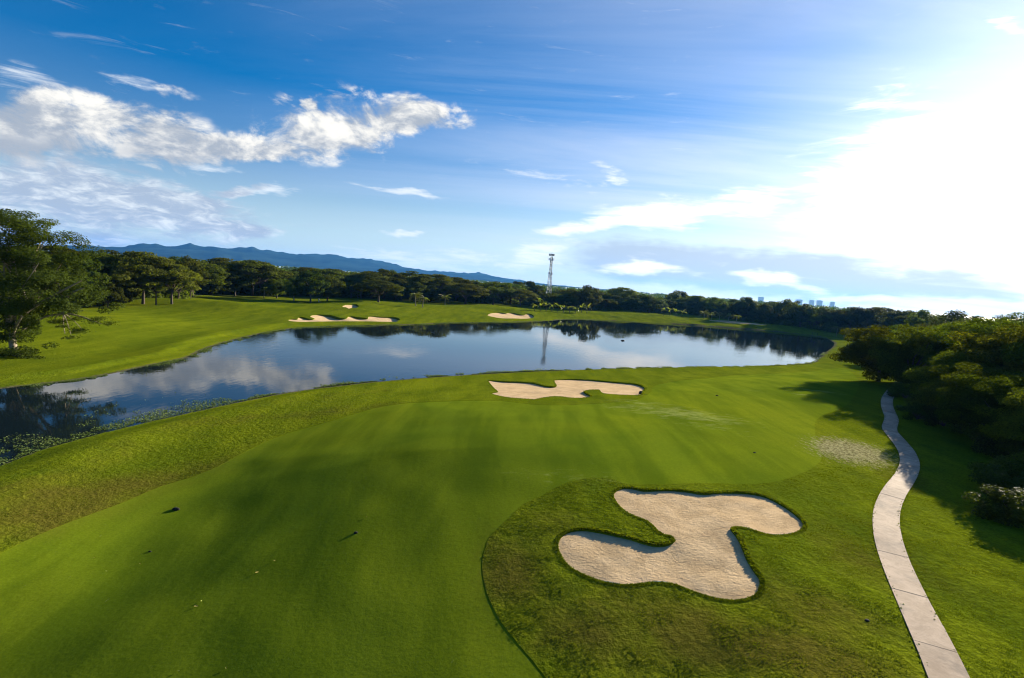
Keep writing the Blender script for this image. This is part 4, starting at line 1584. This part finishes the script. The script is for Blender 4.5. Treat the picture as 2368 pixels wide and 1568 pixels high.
for i, (px, yb, hh, lab) in enumerate([(1247, 713, 9.0, 'tall pale leaved banana plant rising behind the clump, left of two'), (1260, 714, 8.0, 'tall pale leaved banana plant rising behind the clump, right of two'),
                                       (1308, 716, 8.0, 'tall yellow leaved banana plant at the right of the clump'),
                                       (1535, 730, 7.5, 'bright leaved plant on the far shore, leftmost of four'), (1549, 731, 8.5, 'bright leaved plant on the far shore, second of four'),
                                       (1563, 732, 7.5, 'bright leaved plant on the far shore, third of four'), (1577, 733, 7.0, 'bright leaved plant on the far shore, rightmost of four')]):
    q = at1(px, yb)
    banana(q[0], q[1], hh, lab, 'bright leaved plants on the far shore', 300 + i)

# ------------------------------------------------------------------ lattice tower
DT = 421.0
d = ray(1271, 655)
tx, ty = d[0] / math.hypot(d[0], d[1]) * DT, d[1] / math.hypot(d[0], d[1]) * DT
TWR = empty('lattice_tower', (tx, ty, 1.5), .3)
tag(TWR, 'tall grey lattice telephone tower with antenna platforms rising above the wood', 'tower')
TH = 43.0


def hw(z):
    return np.interp(z, [0, 14, 28, TH - 3], [2.6, 1.7, .85, .6])


zs = [0, 4.5, 9, 13, 17, 20.5, 24, 27, 30, 33, 36, 38.5, TH - 2]
for sx, sy in ((-1, -1), (1, -1), (1, 1), (-1, 1)):
    V, Fc = tube([(sx * hw(z), sy * hw(z), z) for z in zs], [.16] * len(zs), 5)
    obj('leg', mesh('leg', V, Fc, STEEL), TWR)
parts = []
cs = ((-1, -1), (1, -1), (1, 1), (-1, 1))
for i in range(len(zs) - 1):
    a, b2 = zs[i], zs[i + 1]
    for j in range(4):
        p, q = cs[j], cs[(j + 1) % 4]
        A0, A1 = np.array((p[0] * hw(a), p[1] * hw(a), a)), np.array((q[0] * hw(a), q[1] * hw(a), a))
        B0, B1 = np.array((p[0] * hw(b2), p[1] * hw(b2), b2)), np.array((q[0] * hw(b2), q[1] * hw(b2), b2))
        parts += [bar(A0, B1, .075), bar(A1, B0, .075), bar(B0, B1, .07)]
V, Fc = join(parts)
obj('bracing', mesh('bracing', V, Fc, STEEL), TWR)
V, Fc = tube([(.3, 0, 0), (.3, 0, TH)], [.14, .14], 6)
obj('cable_run', mesh('cable_run', V, Fc, STEEL), TWR)
ant = mesh('antenna', *box((0, 0, 0), (.42, .20, 1.7)), PANEL)
for zc, rad_, cnt_ in ((TH - 1.0, 1.9, 12), (TH - 4.6, 2.1, 9), (TH - 15.8, 1.7, 8)):
    ring = [(rad_ * math.cos(a), rad_ * math.sin(a), 0) for a in np.linspace(0, 2 * math.pi, 13)]
    V1 = tube(ring, [.09] * 13, 4)
    V2_ = tube([(p[0], p[1], .9) for p in ring], [.06] * 13, 4)
    V3 = box((0, 0, 0), (rad_ * 1.3, rad_ * 1.3, .12))
    sp = [bar(np.array((0, 0, 0)), np.array(ring[i]), .06) for i in range(0, 12, 2)]
    V, Fc = join([V1, V2_, V3] + sp)
    pf = obj('platform', mesh('platform', V, Fc, STEEL), TWR, (0, 0, zc))
    for k in range(cnt_):
        a = k * 2 * math.pi / cnt_
        q = obj('antenna', ant, pf, (math.cos(a) * (rad_ + .2), math.sin(a) * (rad_ + .2), .5))
        q.rotation_euler = (0, 0, a + math.pi / 2)
V, Fc = tube([(0, 0, TH - .5), (0, 0, TH + 2.2)], [.06, .03], 5)
obj('lightning_rod', mesh('lightning_rod', V, Fc, STEEL), TWR)

# ------------------------------------------------------------------ distant hotels
for px, yt, wd, lab in [(1760, 687, 11, 'pale distant hotel block on the left, standing apart from the others'), (1848, 693, 13, 'widest of the pale distant hotel blocks above the wood'),
                        (1877, 694.5, 10, 'pale distant hotel block, third from the left'), (1895, 695, 12, 'pale distant hotel block, second from the right'),
                        (1925, 698, 9, 'pale distant hotel block at the right end of the row')]:
    DH = 5200.0
    d = ray(px, yt)
    k = DH / math.hypot(d[0], d[1])
    x, y, zt = d[0] * k, d[1] * k, CAMZ + d[2] * k
    Wm = wd / FPX * y
    Hm = zt - 2.0
    e_ = empty('hotel_building', (x, y, 2.0), -math.atan2(x, y) + .25)
    tag(e_, lab, 'hotel', 'hotels on the coast')
    obj('wall', mesh('wall', *box((0, 0, Hm / 2), (Wm, Wm * .6, Hm)), HOTEL), e_)
    obj('roof', mesh('roof', *box((Wm * .1, 0, Hm + .9), (Wm * .4, Wm * .35, 1.8)), HOTEL), e_)
    nf = max(4, int(Hm / 3.4))
    rec = mesh('window', *box((0, 0, 0), (Wm * .84, .4, 1.7)), HOTELDARK)
    for j in range(nf):
        obj('window', rec, e_, (0, -Wm * .3 - .12, 1.9 + j * (Hm - 3) / (nf - 1)))

# ------------------------------------------------------------------ mountains
PROF = [(-60, 572), (60, 571), (180, 570), (205, 567), (225, 570), (290, 571), (312, 565), (332, 562.5), (352, 564.5), (365, 564), (385, 569), (405, 569.5), (425, 565.5), (440, 565), (470, 569.5), (500, 573),
        (535, 572), (570, 575), (583, 572), (600, 576), (628, 582), (645, 584), (655, 582), (668, 586), (700, 588), (735, 587.5), (757, 588), (785, 591), (805, 596), (830, 600), (848, 599.5),
        (865, 603), (885, 605), (920, 613), (965, 624), (1000, 626), (1040, 628), (1085, 631), (1110, 630.5), (1135, 636), (1170, 642), (1210, 650), (1290, 660), (1400, 672)]
pa = np.array([azel(*p) for p in PROF])
MD = 9500.0
na, nr = 520, 26
A = np.linspace(D2R(-58), D2R(12), na)
Rr = np.linspace(6500, 12500, nr)
Rr[np.argmin(abs(Rr - MD))] = MD
V = []
rgm = VN(21)
rgm2 = VN(22)
for i, a in enumerate(A):
    top = CAMZ + MD * math.tan(D2R(np.interp(math.degrees(a), pa[:, 0], pa[:, 1]) +   .26 * float(rgm(np.array(a * 70), np.array(.5))) + .18 * float(rgm2(np.array(a * 150), np.array(.5)))))
    top = max(top, 0)
    top_s = max(0, CAMZ + MD * math.tan(D2R(np.mean(np.interp(math.degrees(a) + np.linspace(-3.5, 3.5, 15), pa[:, 0], pa[:, 1])))))
    for r0 in Rr:
        t = (r0 - 6500) / (MD - 6500)
        s_ = ss(np.array(t)) ** 1.5 if t < 1 else 1 - .75 * ss(np.array((r0 - MD) / 3000))
        xx, yy = a * 9000 / 420.0, r0 / 420.0
        rdg = 1 - abs(rgm(np.array(xx * 1.3), np.array(yy * .8)) * 2)
        rough_ = float(rgm2(np.array(xx * 3), np.array(yy * 3)))
        q_ = min(1, abs(r0 - MD) / 700)
        z = 1.0 + (top * (1 - q_) + top_s * q_) * float(s_) * (1 + min(1, abs(r0 - MD) / 1300) * ((.62 + .34 * float(rdg)) + rough_ * .22 - 1))
        if t < .1:
            z = min(z, 6)
        V.append((math.sin(a) * r0, math.cos(a) * r0, z))
Fm = [(i * nr + j, (i + 1) * nr + j, (i + 1) * nr + j + 1, i * nr + j + 1) for i in range(na - 1) for j in range(nr - 1)]
o = obj('mountains', mesh('mountains', np.array(V), np.array(Fm), MOUNTAIN, True))
tag(o, kind='structure')

# ------------------------------------------------------------------ rough grass tufts, bunker fringes, lake weeds
rgt = np.random.default_rng(17)
Q = []
N_T = 150000
r = np.sqrt(rgt.uniform(14 ** 2, 62 ** 2, N_T * 3))
a = rgt.uniform(D2R(-48), D2R(50), N_T * 3)
keep = rgt.uniform(0, 1, N_T * 3) < np.clip(26.0 / r, 0, 1)
x, y = (np.sin(a) * r)[keep], (np.cos(a) * r)[keep]
bad = inside(x, y, fair) | inside(x, y, path_poly) | inside(x, y, LAKE)
for k in BN[:2]:
    bad |= inside(x, y, bunk[k])
x, y = x[~bad], y[~bad]
clump = ND(x / 1.1, y / 1.1) + NC(x / .5, y / .5) * .6
sel = clump > -.18
x, y, clump = x[sel], y[sel], clump[sel]
hs_ = .025 + .06 * np.clip(clump + .1, 0, .6)
# fringe along the bunker lips and the fairway edge
fx, fy, fh = [], [], []
for k, cnt_, hh in (('big', 9000, .08), ('mid', 5000, .14)):
    P = bunk[k]
    i = rgt.integers(0, len(P), cnt_)
    t = rgt.uniform(0, 1, cnt_)
    p = P[i] * (1 - t)[:, None] + P[(i + 1) % len(P)] * t[:, None]
    tgk = P[(i + 1) % len(P)] - P[i]
    nk = np.stack([tgk[:, 1], -tgk[:, 0]], 1)
    nk /= np.linalg.norm(nk, axis=1)[:, None] + 1e-9
    ar = .5 * np.sum(P[:, 0] * np.roll(P[:, 1], -1) - np.roll(P[:, 0], -1) * P[:, 1])
    p = p + nk * (1 if ar > 0 else -1) * rgt.uniform(-.02, .30, cnt_)[:, None]
    fx.append(p[:, 0])
    fy.append(p[:, 1])
    fh.append((.04 + hh * LIPV[k][i] / LIP[k]) * rgt.uniform(.5, 1.3, cnt_))
P = cen
i = rgt.integers(0, len(P), 3000)
p = P[i] + tg[i] * rgt.uniform(-.2, .2, 3000)[:, None] + nrm[i] * (rgt.choice([-1, 1], 3000) * (PATHW / 2 + rgt.normal(0, .10, 3000)))[:, None]
fx.append(p[:, 0])
fy.append(p[:, 1])
fh.append(rgt.uniform(.03, .10, 3000))
x = np.concatenate([x] + fx)
y = np.concatenate([y] + fy)
hs_ = np.concatenate([hs_] + fh)
z = height(x, y)
n = len(x)
print('tufts', n)
Cc = np.column_stack([x, y, z + hs_ * .42])
th = rgt.uniform(0, 2 * np.pi, n)
Nn = np.column_stack([np.cos(th), np.sin(th), rgt.uniform(.5, 1.3, n)])
up = np.column_stack([rgt.normal(size=n) * .45, rgt.normal(size=n) * .45, np.ones(n)])
Tt = np.clip(.45 + NB(x / 4, y / 4) * .9 + rgt.normal(size=n) * .18, 0, 1)
o = obj('grass', quads_to_mesh('grass', Cc, Nn, hs_ * 1.25, hs_ * rgt.uniform(.7, 1.3, n), BLADE, Tt, rgt, up))
tag(o, 'rough grass tufts on the banks and round the bunkers', 'grass', kind='stuff')

# weeds on the water along the near and left shore
ns = 220000
i = rgt.integers(0, len(LAKE), ns)
t = rgt.uniform(0, 1, ns)
p = LAKE[i] * (1 - t)[:, None] + LAKE[(i + 1) % len(LAKE)] * t[:, None]
inn = rgt.exponential(1.0, ns)
fwv = far_weight(p[:, 0], p[:, 1])
bw = np.where(fwv > .5, .7, np.interp(p[:, 0], [-60, -25, 10, 60], [3.2, 2.0, .9, .4]))
p = p - nl[i] * (inn * bw)[:, None] + nl[i] * .4
cl_ = NB(p[:, 0] / 2.2, p[:, 1] / 2.2) + NC(p[:, 0] / .8, p[:, 1] / .8) * .5
ok = (cl_ > -.16 + .13 * inn) & (np.hypot(p[:, 0], p[:, 1]) < 260) & (p[:, 1] > 5)
p, cl_ = p[ok], cl_[ok]
n = len(p)
hz = np.maximum(height(p[:, 0], p[:, 1]), .03) + rgt.uniform(0, .12, n) + np.clip(cl_, 0, .4) * .35 * rgt.uniform(0, 1, n)
Cc = np.column_stack([p, hz])
Nn = np.column_stack([rgt.normal(size=n) * .5, rgt.normal(size=n) * .5, np.ones(n)])
L_ = rgt.uniform(.08, .24, n)
Tt = np.clip(.35 + cl_ * .8 + rgt.normal(size=n) * .2, 0, 1)
o = obj('water_weeds', quads_to_mesh('water_weeds', Cc, Nn, L_, L_ * .8, WEED, Tt, rgt))
tag(o, 'floating weeds and reeds fringing the near shore of the lake', 'weeds', kind='stuff')


# ------------------------------------------------------------------ small things
def lump(rx, ry, rz_, seed, nu=12, nv=8):
    rg = np.random.default_rng(seed)
    V, Fc = [], []
    ph = rg.uniform(0, 6.28, 6)
    for i in range(nv + 1):
        v = math.pi * i / nv
        for j in range(nu):
            u = 2 * math.pi * j / nu
            k = 1 + .13 * math.sin(2 * u + ph[0] + v) + .1 * math.sin(3 * u + ph[1]) * math.sin(v * 2 + ph[2]) + .05 * math.sin(5 * u + ph[3])
            V.append((rx * k * math.sin(v) * math.cos(u), ry * k * math.sin(v) * math.sin(u), rz_ * (.35 + math.cos(v)) * (1 if math.cos(v) > -.35 else .4)))
    for i in range(nv):
        for j in range(nu):
            Fc.append((i * nu + j, (i + 1) * nu + j, (i + 1) * nu + (j + 1) % nu, i * nu + (j + 1) % nu))
    return np.array(V), Fc


for px, py, s, lab in [(407, 1178, .26, 'black clod lying on the fairway at the left, with a long shadow'), (823, 1232, .15, 'small black clod on the fairway left of the big bunker'),
                       (347, 1275, .10, 'tiny black clod below the larger one on the left fairway'), (1745, 1047, .14, 'small dark clod in front of the bare patch by the cart path'),
                       (1658, 915, .2, 'dark clod on the grass right of the long near bunker'), (2005, 1435, .12, 'small dark clod on the rough beside the cart path')]:
    q = at1(px, py)
    V, Fc = lump(s * 1.15, s * .8, s * .55, int(px))
    o = obj('clod', mesh('clod', V, Fc, DARKROCK, True), None, (q[0], q[1], q[2] - .03))
    tag(o, lab, 'clod', 'dark clods on the grass')
FL = [(453, 1402, .26, 'largest yellow fallen leaf, low on the left fairway'), (466, 1390, .16, 'small yellow leaf just above the largest fallen leaf'), (594, 1324, .24, 'pale yellow leaf on the fairway right of the larger leaf pair'),
      (635, 1297, .18, 'yellow leaf uppermost on the middle of the fairway'), (246, 1321, .16, 'yellow leaf far left on the fairway'), (218, 1290, .12, 'tiny yellow leaf far left, upper of two'), (324, 1304, .15, 'yellow leaf right of the tiny black clod'),
      (848, 1196, .17, 'yellow leaf above the small black clod'), (523, 1545, .16, 'yellow leaf at the lower frame edge, right of two'), (413, 1552, .13, 'yellow leaf at the lower frame edge, left of two')]
for px, py, s, lab in FL:
    q = at1(px, py)
    s *= .8
    V = [(-s * .6, 0, .01), (-s * .2, s * .32, .02), (s * .3, s * .28, .025), (s * .62, 0, .01), (s * .3, -s * .28, .025), (-s * .2, -s * .32, .02), (0, 0, .0)]
    Fc = [(6, 0, 5), (6, 5, 4), (6, 4, 3), (6, 3, 2), (6, 2, 1), (6, 1, 0)]
    o = obj('fallen_leaf', mesh('fallen_leaf', np.array(V), Fc, LEAF_YELLOW, False, {'tint': ('FACE', [.5] * 6)}), None, (q[0], q[1], q[2] + .01))
    o.rotation_euler = (.15, .1, random.uniform(0, 6.28))
    tag(o, lab, 'leaf', 'yellow leaves on the fairway')
# dark log adrift on the lake
q = plane([(1440, 788)], .05)[0]
V, Fc = tube([(-.95, 0, -.05), (-.6, .05, .08), (-.1, .08, .20), (.35, .03, .16), (.75, -.05, .02), (.95, -.1, -.1)], [.04, .15, .22, .20, .13, .05], 8)
o = obj('floating_log', mesh('floating_log', V, Fc, LOGWOOD, True), None, (q[0], q[1], .02))
o.rotation_euler = (0, 0, .15)
tag(o, 'dark humped log drifting alone on the lake', 'log')
# black upright marker in the end of the middle bunker
q = at1(1481, 909)
V, Fc = join([box((0, 0, .05), (.62, .45, .10)), box((0, 0, .36), (.46, .34, .54)), box((0.02, 0, .70), (.34, .28, .16))])
o = obj('marker_block', mesh('marker_block', V, Fc, BLACKPLASTIC), None, (q[0], q[1], q[2] - .45))
tag(o, 'black upright marker standing in the right end of the long near bunker', 'marker')
q = at1(737, 699)
V, Fc = join([box((0, 0, .75), (.30, .30, 1.5)), box((0, 0, 1.6), (.62, .45, .45))])
o = obj('marker_post', mesh('marker_post', V, Fc, POST), None, (q[0], q[1], q[2]))
tag(o, 'short pale post on the crest of the far fairway between two trunks', 'post')
PM = mesh('marker_post', *join([tube([(0, 0, -.1), (0, 0, .5), (.02, 0, 1.5)], [.11, .12, .10], 7), box((.02, 0, 1.55), (.30, .26, .22))]), POSTDARK)
for px, py, lab in [(1879, 774, 'left of three slim dark posts on grass right of the lake'), (1884.5, 775, 'middle of three slim dark posts on grass right of the lake'), (1890, 776, 'right of three slim dark posts on grass right of the lake')]:
    q = at1(px, py)
    o = obj('marker_post', PM, None, (q[0], q[1], q[2]))
    tag(o, lab, 'post', 'slim dark posts by the lake')

# ------------------------------------------------------------------ air
hz_m = bpy.data.materials.new('haze')
hz_m.use_nodes = True
hz_m.node_tree.nodes.clear()
hn = NT(hz_m.node_tree)
ho = hn.add('ShaderNodeOutputMaterial')
pv = hn.add('ShaderNodeVolumePrincipled')
pv.inputs['Color'].default_value = (.10, .40, 1.0, 1)
pv.inputs['Density'].default_value = 3.2e-5
pv.inputs['Anisotropy'].default_value = .25
hn.l.new(pv.outputs[0], ho.inputs['Volume'])
Vz, Fz = box((0, 6800, 168), (29000, 15600, 344))
o = obj('haze', mesh('haze', Vz, Fz, hz_m))
tag(o, kind='stuff')
print('objects', len(bpy.data.objects), 'tris', sum(len(m.loops) - 2 * len(m.polygons) for m in bpy.data.meshes))
